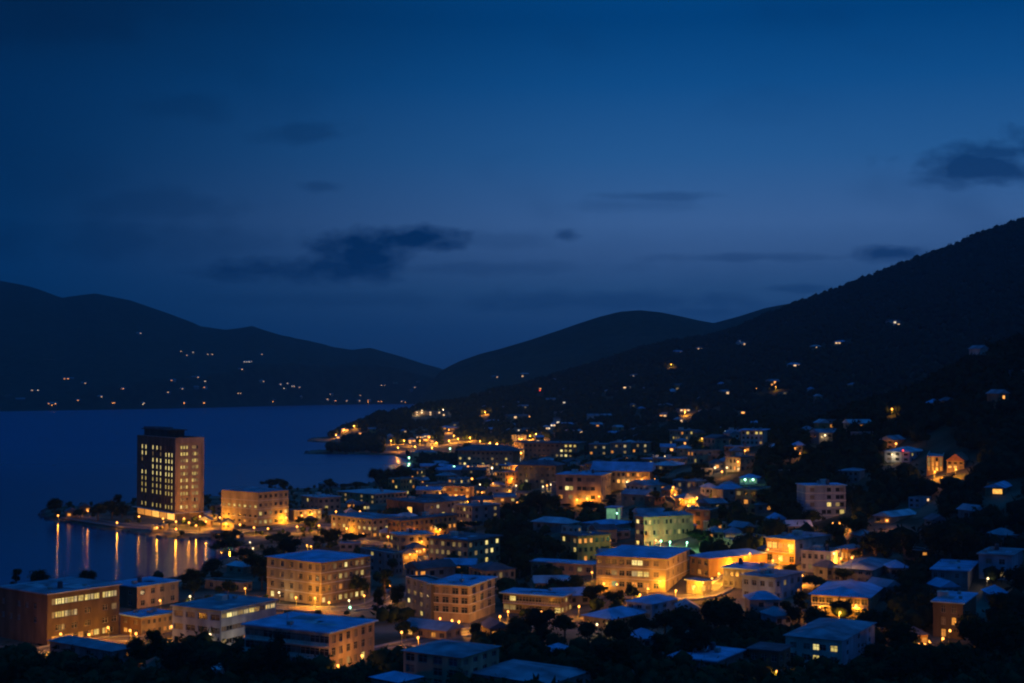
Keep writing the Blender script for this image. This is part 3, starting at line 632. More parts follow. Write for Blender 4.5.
building('the hillside clinic', 'pale two-storey block with lit upper windows above the town, right of centre', 763, 445, 430.5, 741, 430, 767, 428.5, 3, L=B(5, None, ['.w.ww', '.....', '....d']), wallk='white', roof='slab', rk='blue', a=72, over=1.5)
building('the clinic wing', 'low wing left of the hillside clinic with a lamp at its corner', 741, 438, 431.5, 725, 431, 744, 429.5, 2, L=B(3, 2, 0.0), wallk='grey', roof='slab', rk='blue', a=74)
building('the lamplit terrace', 'low terrace lit warm below the hillside clinic', 750, 452, 447, 724, 446.5, 753, 444, 1, L=B(5, None, ['..o.o']), wallk='tan', roof='slab', rk='mid', a=70)
building('the cyan-lit kiosk', 'tiny kiosk with blue roof lit cyan', 757, 484, 478, 739, 477.5, 760, 476, 1, L=B(4, None, ['gggg']), wallk='blue', roof='hip', rk='blue', rise=1.6, a=68)
for (nm_, lab_, x_, yb_, yt_, xl_, xr_) in [
    ('the leftmost back-row block', 'small tan block, leftmost of the pale back row', 606, 456, 444.5, 589, 611), ('the middle back-row block', 'small pink block in the middle of the pale back row', 627, 455, 443, 610, 631),
    ('the right back-row block', 'small tan block at the right end of the pale back row', 647, 453.5, 443, 632, 651)]:
    building(nm_, lab_, x_, yb_, yt_, xl_, yt_ - .3, xr_, yt_ - 1.5, 2, L=B(4, None, ['.d.p', 'o..d']), wallk=random.choice(['tan', 'pink', 'tan']), roof='slab', rk='mid', a=72)
building('the pale-roofed pavilion', 'low pavilion with broad pale roof among black trees, centre', 568, 531, 523.5, 533, 519, 577, 517, 1, L=B(3, 1, 0.0), wallk='grey', roof='hip', rk='pale', rise=2.2, over=1.2, a=58)
building('the little white stair block', 'little white block right below the pale-roofed pavilion', 574, 539, 527, 561, 526, 580, 525, 2, L=B(2, 2, 0.0), R=B(2, None, ['.d']), wallk='white', roof='flat', rk='pale', a=45)
building('the sloping blue shed', 'shed with sloping blue roof left of the green glass stair tower', 612, 532, 525, 582, 520, 634, 517, 1, L=B(3, 1, 0.0), wallk='grey', roof='hip', rk='blue', rise=1.5, a=50)
building('the long low blue-roofed hall', 'long low hall with blue roof just left of the long hotel', 593, 575, 565, 531, 560, 600, 556, 1, L=B(7, None, ['.....d.']), wallk='pink', roof='slab', rk='blue', a=66)
building('the big blue-roofed house', 'house with big blue hip roof and two warm eave lights', 612, 630, 619, 584, 614, 644, 608, 1, L=B(3, None, ['o.w'], 1.2, 1), wallk='tan', roof='hip', rk='blue', rise=2, over=1, frames=True, a=48)
building('the blue-roofed lodge', 'lodge with blue roof and chimney block below the long hotel', 652, 620, 604, 626, 600, 677, 596, 2, L=B(3, 2, 0.0), R=B(3, 2, 0.0), wallk='blue', roof='hip', rk='blue', rise=1.6, a=50)
building('the hidden blue roof', 'small house showing a dim blue roof among black trees, bottom centre', 558, 662, 654, 540, 649, 573, 647, 1, wallk='grey', roof='hip', rk='blue', rise=1.6, a=50, name='cottage', cat='house')
building('the bottom-edge roof', 'low dark building with bluish roof cut by the bottom edge', 548, 700, 684, 470, 680, 590, 676, 2, wallk='grey', roof='hip', rk='mid', rise=1.2, a=55)
building('the bottom-edge porch', 'small bluish roof at the bottom edge left of the nearest pink block', 398, 700, 682, 372, 678, 422, 675, 1, wallk='grey', roof='hip', rk='blue', rise=1.2, a=50)
building('the lamplit cottage', 'small gabled cottage with warm lit wall above the nearest pink block', 446, 641, 631, 404, 629, 462, 624, 1, L=B([.15, .4, .7, .9], None, ['O.o.'], 1.6, 1.5), R=B(2, 1, 0.0), wallk='pink', roof='gable', rk='mid', rise=2, frames=True, a=58, name='cottage', cat='house')
building('the headland villa', 'long villa with bright pale lamps on the dark headland', 446, 416, 411.5, 415, 411, 448, 409.5, 2, L=B(7, None, ['.f.f.f.', 'f..f..f'], 2.5, 2), wallk='pink', roof='slab', rk='mid', a=70, wmax=80)
building('the orange grid house', 'boxy house on the right slope whose grid of openings glows orange', 943, 471, 456.5, 926, 456, 945, 455, 3, L=B(4, None, ['do.d', 'dood', 'oodo'], None, 1.8), wallk='ochre', roof='flat', rk='mid', a=72)
building('the gabled slope house', 'gabled house right of the orange grid house with low orange glow', 964, 469, 461, 946, 459, 969, 458, 2, L=B(3, None, ['...', 'OO.']), wallk='pink', roof='gable', rk='red', rise=3, a=65)
building('the pale slope house', 'pale wide house left of the orange grid house', 910, 462, 452, 884, 449.5, 925, 449, 2, L=B(3, 2, 0.0), R=B(3, None, ['w..', '...']), wallk='blue', roof='hip', rk='pale', rise=2, a=50)
building('the upper slope house', 'small house above the pale slope house with a bright orange lamp', 893, 449, 440, 880, 438.5, 904, 437, 2, L=B(2, 2, 0.0), wallk='pink', roof='gable', rk='mid', rise=2, a=50)
building('the dim slope villa', 'dim grey villa on the slope above the white apartment block', 858, 482, 471, 838, 469.5, 864, 469, 2, L=B(4, 2, 0.0), wallk='grey', roof='hip', rk='mid', rise=1, a=62)
building('the bluish cube house', 'bluish cube house alone on the dark right slope', 920, 508, 498, 908, 496, 930, 495.5, 2, L=B(2, 2, 0.0), R=B(2, None, [' f']), wallk='blue', roof='flat', rk='mid', a=45)
building('the pale-roofed slope cottage', 'cottage with pale blue roof and a small red-orange lamp on the right slope', 891, 524, 517, 873, 514, 916, 512, 1, L=B(2, None, ['.o']), wallk='pink', roof='gable', rk='pale', rise=1.8, a=42, name='cottage', cat='house')
building('the far right cottage', 'cottage with one bright amber window at the far right', 1004, 495, 488, 984, 486, 1012, 484.5, 1, L=B([.65], None, ['O'], 3.5, 1.8), wallk='tan', roof='gable', rk='blue', rise=1.6, a=60, name='cottage', cat='house')

# ------------------------------------------------------------------ smaller houses (copied from prototypes)
def house_proto(w_, d_, h_, wk, rk, kind, lit, far):
    o = link('house', None); o.empty_display_size = .5
    parts = []
    mb = MB(); ops = []
    n_ = len(lit)
    for i, ch in enumerate(lit):
        if ch == ' ': continue
        c = w_ * (i + .5) / n_; ww = min(w_ / n_ * .7, 3.2 if far else 1.7); hh = min(h_ * .45, 2.2 if far else 1.4)
        z = h_ * .55 if h_ < 4.5 else (h_ * .74 if i % 2 else h_ * .28)
        ops.append((c - ww / 2, c + ww / 2, z - hh / 2, z + hh / 2, ch))
    facade(mb, w_, h_, ops, 'x', 0, .2)
    sd = MB(); facade(mb, d_, h_, [(d_ * .35, d_ * .6, h_ * .3, h_ * .3 + 1.3)], 'y', 0, .2)
    mb.quad((w_, d_, -3), (0, d_, -3), (0, d_, h_), (w_, d_, h_)); mb.quad((w_, 0, -3), (w_, d_, -3), (w_, d_, h_), (w_, 0, h_))
    build(mb, 'wall', wall(wk), o)
    roof_part(o, w_, d_, h_, kind, rk, .6, 2.0 if kind != 'flat' else 0, detail=False)
    for (xa, xb, za, zb, ch) in ops: link('window', window_mesh(xb - xa, zb - za, ch, 'x'), o, ((xa + xb) / 2, .18, (za + zb) / 2))
    link('window', window_mesh(d_ * .25, 1.3, '.', 'y'), o, (.18, d_ * .475, h_ * .3 + .65))
    return o
def copy_tree(o, parent=None):
    c = o.copy(); COL.objects.link(c)
    if parent is not None: c.parent = parent
    for ch in list(o.children): copy_tree(ch, c)
    return c
PROTO = {}
def place_house(px, py, wpx, lit='.d.', wk='pink', rk='mid', kind='hip', two=False, desc=None, group='small houses scattered over the town and slopes', name='house', sea=False, P=None):
    x, y, z = P or at(px, py)
    w_ = max(6, min(26, wpx * y / F)); w_ = round(w_ / 3) * 3.0; d_ = 8.0 if w_ < 12 else 10.0; h_ = 6.2 if two else 3.4
    far = y > 1150
    key = (w_, d_, h_, wk, rk, kind, lit, far)
    if key in PROTO: o = copy_tree(PROTO[key])
    else: o = house_proto(*key); PROTO[key] = o
    a = math.radians(random.uniform(-8, 34)); c = w_ / 2
    o.location = (x - math.cos(a) * c, y - math.sin(a) * c, max(z, .4)); o.rotation_euler = (0, 0, a)
    o['category'] = 'house'; o['group'] = group
    cw = {'pink': 'pinkish', 'tan': 'tan', 'cream': 'cream', 'white': 'white', 'grey': 'grey', 'clay': 'brown', 'ochre': 'ochre', 'blue': 'bluish', 'brown': 'brown'}[wk]
    rw = {'pale': 'pale', 'mid': 'grey', 'dark': 'dark', 'blue': 'blue', 'red': 'reddish'}[rk]
    litn = sum(ch not in '. ' for ch in lit)
    ph = desc or f"{'tall ' if two else ''}{cw} {kind if kind != 'gable' else 'gable'}-roofed house, " + ('unlit,' if litn == 0 else 'one lit window,' if litn == 1 else f'{["", "", "two", "three", "four", "five", "six"][litn]} lit windows,')
    yb = project(x, y, z)[1]; AUTO.append((o, ph, px, yb))
    FOOT.append((o.location[0], o.location[1], a, 0, w_, 0, d_))
    return o
# far shore lights: each one is a house over the water; (x, y, width, pattern)
farH = [(52, 404.5, 10, 'F.F'), (78, 401, 4, 'F'), (113, 403.5, 5, 'FF'), (143, 404, 4, '.G'), (184, 403.5, 3, 'F'), (204, 403.5, 3, 'F'), (273, 401, 3, 'F'),
        (68, 379.5, 10, 'FF.'), (35, 391, 9, 'f.G'), (122, 389.5, 5, 'FF'), (84, 384, 5, '.f'), (50, 360, 9, '...'), (100, 397.5, 6, '.f'), (173, 381, 6, 'F.'), (165, 393, 9, 'f.f'),
        (181, 389.5, 6, 'Gf'), (196, 378, 8, '.f'), (204, 382, 5, '.G'), (204, 388, 4, 'F'), (194, 388, 8, 'f..'), (181, 352, 2, 'f'), (187, 356, 2, 'f'), (193, 353, 2, 'G'), (210, 355, 6, 'f..f'),
        (248, 362.5, 14, 'GGGG'), (241, 370, 4, '.f'), (237, 394, 10, 'f.ff'), (260, 382, 10, '...f'), (279, 385, 6, 'Gf'), (286, 384, 6, 'fG'), (292, 387, 6, 'fGf'), (298, 388, 6, 'ff'), (284, 389, 5, 'G'), (139, 334, 6, '.f'),
        (20, 400, 9, '...'), (8, 396, 8, '...'), (300, 397.5, 5, 'f.'), (330, 395, 7, '.f.'), (326, 400, 6, 'Gf'), (334, 401.5, 6, 'fF'), (344, 401.5, 8, 'fFf'), (358, 396, 7, 'f.f'), (358, 401.5, 6, 'Gf'),
        (368, 401, 6, 'F'), (380, 402, 6, 'FF'), (404, 402, 7, 'f.G'), (385, 386, 12, 'f.f.f'), (398, 383, 9, '...'), (415, 388, 4, 'f'), (413, 391, 5, '.f'), (418, 382, 4, '.'), (262, 355, 3, 'f')]
WK = ['pink', 'tan', 'cream', 'white', 'grey']
def shorepos(px, py):
    P = at(px, py)
    return P
for i, (px, py, wp, lit) in enumerate(farH):
    P = at(px, py)
    if P[2] < .6:      # pull back onto dry land
        for k in range(40):
            py -= .25; P = at(px, py)
            if P[2] > .8: break
    nl = sum(c != '.' for c in lit)
    col = 'orange' if 'F' in lit else 'pale' if 'G' in lit else 'faint' if nl else 'no'
    place_house(px, py, wp, lit, WK[i % 5], 'mid' if i % 3 else 'pale', ['hip', 'gable', 'flat'][i % 3], desc='!' + f"far house with {col} light on the far {'hillside' if py < 375 else 'shore'} " + ('at the left edge' if px < 60 else 'left of the tower' if px < 130 else 'behind the tower' if px < 210 else 'beyond the cream block' if px < 310 else 'near the bay end'), group='houses on the far shore', P=P)
hillH = [(496, 378, 6, '.f', 'far'), (525, 377, 8, 'f..', 0), (540, 390, 4, 'F', 0), (490, 395, 7, '...', 0), (555, 381.5, 6, 'f.', 0), (551, 404, 9, 'fff', 0), (564, 404, 3, 'G', 0), (571, 409, 9, 'fFf', 0), (567, 414, 3, 'G', 0),
         (600, 421, 24, 'F.f.F', 0), (596, 395.5, 8, 'f.', 0), (608, 393.5, 4, 'F', 0), (622, 359.5, 5, 'ff', 0), (634, 358, 3, 'G', 0), (627, 389, 9, 'fG', 0), (640, 377.5, 20, 'f..f.', 0), (651, 379.5, 5, 'F', 0), (680, 355.5, 9, '.f.', 0),
         (671, 364, 5, 'F', 0), (700, 350, 5, 'ff', 0), (741, 343, 5, 'G', 0), (743, 347, 7, 'ff', 0), (688, 369, 7, '..', 0), (658, 392, 8, 'f.', 0), (647, 391, 8, '...', 0), (726, 397, 8, '.f', 0), (764, 368, 5, 'F', 0), (795, 367, 13, '.ff', 0),
         (756, 388, 6, 'F', 0), (775, 386.5, 12, 'FFf', 0), (809, 337, 5, 'G', 0), (817, 349, 10, '.f.', 0), (841, 344.5, 13, 'ff.f', 0), (895, 326, 12, 'fGf', 0), (685, 412, 12, 'fFf', 0), (665, 417.5, 12, 'FfF', 0), (703, 414.5, 9, '.G', 0),
         (643, 414, 6, 'G.', 0), (743, 414.5, 6, 'F', 0), (669, 408, 9, '..', 0), (811, 436, 5, 'F', 0), (825, 434.5, 2, 'f', 0), (778, 422, 2, 'F', 0), (785, 437, 8, 'f..', 0), (897, 400.5, 6, 'f', 0), (984, 360, 3, 'f', 0), (1020, 377, 6, '.f', 0),
         (935, 409.5, 6, '.G', 0), (953, 408, 14, '...', 0), (1004, 407, 14, 'fFF', 0), (787, 478, 5, 'o', 0), (775, 454, 8, 'o.', 0), (800, 452, 10, 'o.d', 0), (702, 442, 6, 'F', 0), (694, 439, 8, 'f..', 0), (685, 446, 4, 'F', 0), (689, 454, 5, 'F', 0),
         (668, 457, 12, 'FF', 0), (675, 452, 14, '....', 0), (720, 428, 6, 'F', 0), (727, 433, 4, 'F', 0), (680, 425.5, 6, '.f', 0), (697, 426, 7, 'f', 0), (720, 470, 10, 'F.', 0), (729, 468, 8, '.F', 0), (738, 463, 8, 'F.F', 0), (707, 475, 8, 'f.', 0),
         (445, 430, 8, 'o', 0), (448, 429, 6, 'F', 0), (484, 411, 4, 'F', 0), (470, 408, 10, 'f..f', 0), (478, 412, 10, '...', 0), (493, 424, 14, '...', 0), (518, 421, 22, '.f..', 0), (528, 418, 10, '.F', 0), (509, 433, 6, 'G', 0), (494, 437, 6, 'G', 0),
         (404, 436, 6, '.f', 0), (420, 439, 8, 'fFf', 0), (427, 438, 8, 'fF', 0), (412, 442.5, 7, 'FF', 0), (391, 441, 5, 'F', 0), (434, 443, 8, 'F.', 0), (425, 441.5, 6, 'F', 0), (345, 432, 7, 'fF', 0), (354, 427, 6, 'Ff', 0), (360, 435, 5, 'F', 0),
         (338, 439, 4, 'F', 0), (336, 435, 4, 'F', 0), (372, 434, 7, '..', 0), (520, 432, 6, 'G.', 0), (548, 430, 6, 'fG', 0), (553, 427, 6, 'Gf', 0), (558, 424, 5, 'G', 0), (545, 435, 8, '.f.', 0), (572, 434, 8, 'f.f', 0), (580, 434, 6, '.f', 0),
         (540, 443, 8, 'f.', 0), (500, 405, 7, '..', 0), (519, 405, 4, '.f', 0), (506, 410, 6, '..', 0), (620, 433, 10, '..f', 0), (640, 431, 10, '...', 0), (640, 440, 12, '.f..', 0), (628, 444, 10, '...', 0), (735, 444, 7, '..', 0)]
rh = random.Random(21)
for _ in range(22):
    hillH.append((rh.uniform(500, 860), rh.uniform(385, 428), rh.choice([5, 7, 9]), rh.choice(['d.', '.d.', 'd', 'f..', '..', 'dd.']), 0))
for i, (px, py, wp, lit, _) in enumerate(hillH):
    place_house(px, py, wp, lit, (WK + ['ochre'])[i % 6], ['mid', 'pale', 'blue', 'dark', 'mid'][i % 5], ['hip', 'gable', 'flat', 'hip'][i % 4], two=(i % 4 == 1))
midH = [(425, 459, 26, '..d.', 'pink', 'mid'), (407, 474, 22, '.d..', 'tan', 'dark'), (432, 474, 22, '..w.', 'pink', 'blue'), (452, 478, 26, '....', 'grey', 'blue'), (474, 478, 22, '.d..', 'brown', 'dark'), (436, 467, 24, '.w..', 'cream', 'mid'),
        (421, 485, 16, '..o.', 'pink', 'mid'), (408, 489, 20, '....', 'pink', 'dark'), (486, 484, 14, 'wo.w', 'tan', 'dark'), (497, 490, 14, '.ow.', 'tan', 'mid'), (510, 481, 10, 'oOo', 'ochre', 'dark'), (513, 472, 8, 'OoO', 'ochre', 'dark'), (481, 495, 10, 'o.o', 'brown', 'dark'),
        (428, 500, 22, '....', 'grey', 'blue'), (446, 508, 20, '.o..', 'tan', 'mid'), (465, 507, 14, 'w..', 'pink', 'mid'), (485, 511, 20, 'oWo', 'ochre', 'dark'), (505, 508, 20, '.o.w', 'brown', 'mid'), (500, 498, 24, '....', 'grey', 'dark'), (524, 498, 18, '..d.', 'grey', 'dark'),
        (660, 504, 12, '...', 'brown', 'mid'), (676, 497, 12, 'oo.', 'tan', 'dark'), (690, 506, 14, 'OoO', 'ochre', 'mid'), (712, 495, 14, '...', 'white', 'pale'), (735, 503, 26, '....', 'grey', 'blue'), (718, 511, 20, '.d.', 'tan', 'mid'), (750, 500, 18, '...', 'grey', 'pale'), (733, 493, 14, '.d.', 'brown', 'mid'),
        (720, 531, 16, '.o.', 'grey', 'blue'), (733, 542, 14, 'dd.', 'white', 'mid'), (716, 541, 10, 'o..', 'tan', 'mid'), (749, 536, 16, '.o.', 'brown', 'mid'), (760, 545, 10, '...', 'tan', 'mid'), (740, 549, 12, 'w..', 'pink', 'blue'), (780, 528, 18, '...', 'grey', 'blue'), (800, 535, 20, '....', 'grey', 'pale'),
        (607, 545, 20, '...', 'grey', 'dark'), (590, 553, 16, '..', 'brown', 'dark'), (600, 536, 12, 'o', 'brown', 'dark'), (623, 539, 14, '..', 'grey', 'mid'), (420, 556, 14, 'oOo', 'ochre', 'dark'), (410, 562, 12, 'oo', 'tan', 'dark'), (387, 540, 14, '..', 'grey', 'mid'), (350, 551, 18, '...', 'grey', 'blue'),
        (352, 509, 12, 'oo', 'tan', 'mid'), (365, 511, 12, '.wp', 'grey', 'dark'), (352, 519, 12, '.o', 'tan', 'mid'), (310, 527, 10, 'o', 'tan', 'dark'), (395, 478, 16, '..', 'grey', 'dark'), (330, 488.5, 16, '...', 'grey', 'mid'), (300, 499, 14, '.w', 'pink', 'mid'), (212, 521, 10, 'oO', 'cream', 'mid'),
        (216, 512, 12, '..', 'pink', 'dark'), (205, 527, 10, 'oo', 'ochre', 'mid'), (228, 530, 12, '..o', 'tan', 'dark'), (120, 512, 14, 'o..', 'brown', 'dark'), (85, 513, 10, '.o', 'tan', 'dark'), (72, 518, 8, 'o.', 'tan', 'dark'), (158, 532, 9, 'O.', 'tan', 'mid'), (222, 540, 10, 'o.o', 'tan', 'dark'), (238, 541, 10, '.o.', 'grey', 'dark'),
        (855, 598, 14, '..', 'grey', 'mid'), (900, 578, 18, '...', 'grey', 'blue'), (893, 597, 16, '..', 'grey', 'mid'), (925, 560, 8, 'o', 'brown', 'dark'), (935, 541, 6, 'o', 'brown', 'dark'), (1000, 605, 20, '...', 'grey', 'blue'), (950, 598, 24, '...', 'grey', 'blue'), (918, 647, 12, 'o.o', 'ochre', 'dark'),
        (835, 578, 12, '...', 'grey', 'dark'), (890, 640, 10, '.d', 'grey', 'dark'), (690, 620, 14, '...', 'grey', 'mid'), (765, 620, 26, '....', 'grey', 'blue'), (784, 627, 14, '..', 'blue', 'mid'), (652, 650, 12, '..', 'grey', 'blue'), (500, 640, 16, 'o.', 'tan', 'dark'),
        (155, 682, 8, 'o', 'ochre', 'red'), (208, 684, 14, '...', 'grey', 'pale'), (292, 680, 12, 'o.', 'tan', 'dark'), (980, 520, 12, '...', 'grey', 'mid'), (940, 530, 14, '..', 'grey', 'dark'), (868, 545, 16, '..', 'grey', 'mid'), (776, 560, 8, 'oO', 'ochre', 'dark'),
        (1010, 545, 14, '..', 'grey', 'mid'), (955, 625, 10, 'oo', 'ochre', 'dark'), (600, 470, 18, '...', 'grey', 'blue'), (575, 466, 18, '...', 'grey', 'dark'), (560, 471, 16, '.d', 'tan', 'mid'), (540, 458, 20, '...', 'grey', 'mid'), (700, 520, 12, '.o', 'tan', 'mid'), (690, 534, 12, '...', 'tan', 'blue')]
for (px, py, wp, lit, wk, rk) in midH:
    place_house(px, py, wp, lit, wk, rk, random.choice(['hip', 'gable', 'flat', 'hip']), two=(wp >= 20 and random.random() < .6))


# ------------------------------------------------------------------ closely packed blocks and houses between the named ones
def inside(x, y, pad=.8):
    for (a, b, ang, x0, x1, y0, y1) in FOOT:
        dx, dy = x - a, y - b
        if abs(dx) > 90 or abs(dy) > 90: continue
        c, s = math.cos(ang), math.sin(ang); lx = dx * c + dy * s; ly = -dx * s + dy * c
        if x0 - pad < lx < x1 + pad and y0 - pad < ly < y1 + pad: return True
    return False
def blocked(x, y, H, w_):
    z = hgt(x, y); a = project(x, y, z + H); b = project(x, y, z)
    hw = w_ * F / y / 2
    for (x0, y0, x1, y1, D) in PROT:
        if D > y - 2 and a[0] + hw > x0 and a[0] - hw < x1 and a[1] < y1 and b[1] > y0: return True
    return False
rf_ = random.Random(99); nb = 0; tr = 0
DARKS = [(780, 440, 910, 560), (0, 420, 412, 484), (450, 490, 640, 560), (595, 600, 760, 683), (0, 640, 330, 683), (850, 500, 1024, 560), (860, 600, 1024, 683), (560, 500, 600, 550)]
while nb < 46 and tr < 4000:
    tr += 1
    px = rf_.uniform(395, 850 if rf_.random() < .3 else 720); py = rf_.uniform(446, 600) if rf_.random() < .4 else rf_.uniform(444, 520)
    if any(a < px < c and b < py < d for a, b, c, d in DARKS) and rf_.random() < .9: continue
    if px > 760 and py < 520: continue
    x, y, z = at(px, py)
    if z < 1.3 or (px < 470 and py < 462): continue
    fl = rf_.choice([1, 2, 2, 2, 3]); wr_ = rf_.uniform(10, 19); wl_ = rf_.uniform(9, 15); h_ = fl * 3.3 + .5
    a_ = rf_.uniform(20, 70); ca, sa = math.cos(math.radians(a_)), math.sin(math.radians(a_))
    cxm, cym = x + ca * wr_ / 2 - sa * wl_ / 2, y + sa * wr_ / 2 + ca * wl_ / 2
    if any(inside(x + ca * i - sa * j, y + sa * i + ca * j, 1.0) for i in (0, wr_ / 2, wr_) for j in (0, wl_ / 2, wl_)): continue
    if blocked(cxm, y, h_ * .8, (wr_ + wl_) * .6): continue
    wk_ = rf_.choice(['pink', 'tan', 'cream', 'grey', 'white', 'brown', 'ochre']); ch = lambda n_: ''.join(rf_.choice('.......dwo') for _ in range(n_))
    o = building(None, None, px, py, py - h_ * F / y, px - 5, py, px + 5, py, fl, L=B(rf_.randint(3, 5), None, [ch(5) for _ in range(3)]), R=B(rf_.randint(3, 6), None, [ch(6) for _ in range(3)]),
                 wallk=wk_, roof=rf_.choice(['slab', 'flat', 'hip', 'slab', 'gable']), rk=rf_.choice(['mid', 'blue', 'dark', 'pale', 'mid', 'dark']),
                 a=a_, dl=wl_, dr=wr_, prot=False, frames=False, rise=2.2, group='closely packed blocks of the town')
    NBK = {1: 'low', 2: 'two-storey', 3: 'three-storey'}[fl]
    AUTO.append((o, f"{NBK} {wk_} block packed between houses,", px, py - 3))
    PROT.append((px - 7, py - h_ * F / y - 1, px + 8, py - 2, y - 1)); nb += 1
nb = 0; tr = 0
while nb < 52 and tr < 4000:
    tr += 1
    px = rf_.uniform(380, 900); py = rf_.uniform(425, 530) if rf_.random() < .75 else rf_.uniform(530, 620)
    if any(a < px < c and b < py < d for a, b, c, d in DARKS): continue
    x, y, z = at(px, py)
    if z < 1.3 or (px < 400 and py < 490) or inside(x + 5, y + 3, 7) or blocked(x, y, 4, 12): continue
    lit = rf_.choice(['...', '.o.', '..w', '....', 'd..', 'F.' if y > 1150 else 'o..', '.d.'])
    place_house(px, py, 12 * F / y, lit, rf_.choice(['pink', 'tan', 'cream', 'white', 'grey', 'ochre']), rf_.choice(['mid', 'blue', 'dark', 'pale']), rf_.choice(['hip', 'gable', 'flat']))
    nb += 1

# ------------------------------------------------------------------ roads (draped ribbons with raised pavements)
M_asph = mat('asphalt', (.10, .095, .09), .9, .3, .3); M_pave = mat('paving', (.26, .25, .23), .9, .25, .6); M_line = mat('road_paint', (.7, .7, .66), .8, .2, 2)
ROADS = []
def ribbon(pts, off0, off1, dz, name, m_, thick=0):
    vs = []; fs = []
    n = len(pts)
    for i, (x, y) in enumerate(pts):
        x2, y2 = pts[min(i + 1, n - 1)]; x1, y1 = pts[max(i - 1, 0)]; L = math.hypot(x2 - x1, y2 - y1) + 1e-9; nx, ny = -(y2 - y1) / L, (x2 - x1) / L
        zc = max(.5, hgt(x, y)) + dz
        for o_ in (off0, off1): vs.append((x + nx * o_, y + ny * o_, zc))
        if thick:
            for o_ in (off0, off1): vs.append((x + nx * o_, y + ny * o_, zc - thick))
    k = 4 if thick else 2
    for i in range(n - 1):
        a = i * k; b = a + k; fs.append((a, a + 1, b + 1, b))
        if thick: fs.append((a + 2, a, b, b + 2)); fs.append((a + 1, a + 3, b + 3, b + 1))
    me_ = bpy.data.meshes.new(name); me_.from_pydata(vs, [], fs); me_.materials.append(m_); return link(name, me_)
def road(pl, w_=6.5):
    P = [at(*p)[:2] for p in pl]; pts = []
    for (a, b), (c, d) in zip(P[:-1], P[1:]):
        k = max(2, int(math.hypot(c - a, d - b) / 5))
        for i in range(k): pts.append((a + (c - a) * i / k, b + (d - b) * i / k))
    pts.append(P[-1])
    for _ in range(4): pts = [pts[0]] + [((pts[i - 1][0] + pts[i][0] * 2 + pts[i + 1][0]) / 4, (pts[i - 1][1] + pts[i][1] * 2 + pts[i + 1][1]) / 4) for i in range(1, len(pts) - 1)] + [pts[-1]]
    struct(ribbon(pts, -w_ / 2, w_ / 2, .22, 'road', M_asph)); struct(ribbon(pts, -.07, .07, .224, 'road_marking', M_line))
    struct(ribbon(pts, w_ / 2, w_ / 2 + 1.8, .35, 'pavement', M_pave, .5)); struct(ribbon(pts, -w_ / 2 - 1.8, -w_ / 2, .35, 'pavement', M_pave, .5))
    ROADS.append(pts)
road([(70, 517), (110, 524), (150, 528.5), (190, 533), (225, 533), (258, 530), (288, 527), (318, 524), (335, 528)], 7)
road([(335, 528), (352, 540), (380, 545), (405, 546), (430, 530), (455, 522), (478, 516), (505, 512)])
road([(400, 455), (425, 447), (460, 443), (500, 447), (514, 455), (517, 468), (513, 485), (505, 512)])
road([(250, 606), (300, 609), (335, 611), (372, 608), (400, 590)])
road([(375, 652), (400, 646), (430, 640), (475, 630), (520, 626), (560, 622)])
road([(580, 596), (620, 596), (665, 597), (700, 600), (715, 592), (735, 575), (768, 560)])
road([(405, 546), (425, 565), (440, 575)])
road([(30, 654), (60, 648), (90, 641), (122, 638), (150, 640)])
road([(645, 550), (665, 548), (690, 530), (705, 510), (690, 502), (670, 494)])

# ------------------------------------------------------------------ street lamps
def lamp_proto(kind, hl, br=.4):
    o = link('street_lamp', None); o.empty_display_size = .5
    m = MB(); m.tube((0, 0, -1.2), (0, 0, hl + .35), .11, .07, 8); m.tube((0, 0, 0), (0, 0, .5), .2, .16, 8); build(m, 'pole', M_metal, o)
    m = MB(); m.tube((0, 0, hl + .3), (0, -.9, hl + .42), .05, .05, 6); build(m, 'arm', M_metal, o)
    m = MB(); m.box(-.22, -1.45, hl + .36, .22, -.75, hl + .52); hd = build(m, 'lamp_head', M_metal, o)
    m = MB(); m.ball((0, -1.1, hl + .3 - br), br, 0, 8); build(m, 'bulb', BULB[kind], hd)
    return o
LPRO = {}; NL = 0
LAMPS = []
def lamp(px, py, kind='o', power=500, hl=3.6, sc=1.0):
    global NL
    x, y, z = at(px, py, hl + .1)
    a, b, c = ray(px, py); t = y / b
    for _ in range(60):
        if not inside(a * t, b * t - .0, 1.4): break
        t -= .8
    x, y = a * t, b * t; zl = CAMZ + c * t; y += 1.1
    g_ = max(.3, hgt(x, y)); H = round(max(2.2, zl - g_ - .1), 1)
    br = .36 if y < 650 else .5 if y < 1000 else .8 if y < 2200 else .85
    key = (kind, H, br)
    if key in LPRO: o = copy_tree(LPRO[key])
    else: o = LPRO[key] = lamp_proto(kind, H, br)
    o.location = (x, y, g_); o['category'] = 'street lamp'; o['group'] = 'street lamps of the town'
    cw = {'o': 'orange', 'g': 'green-white', 'w': 'pale warm', 'r': 'red'}[kind]
    AUTO.append((o, f"{'bright' if power >= 900 else 'small'} {cw} street lamp", px, py))
    ld = bpy.data.lights.new('lamp_light', 'POINT'); ld.energy = power; ld.color = LCOL[kind]; ld.shadow_soft_size = .25
    lo = link('lamp_light', ld, o, (0, -1.1, H - .2 - br * 1.9)); NL += 1
    LAMPS.append((px, py, y)); PROT.append((px - 3, py - 3, px + 3, py + 3, y))
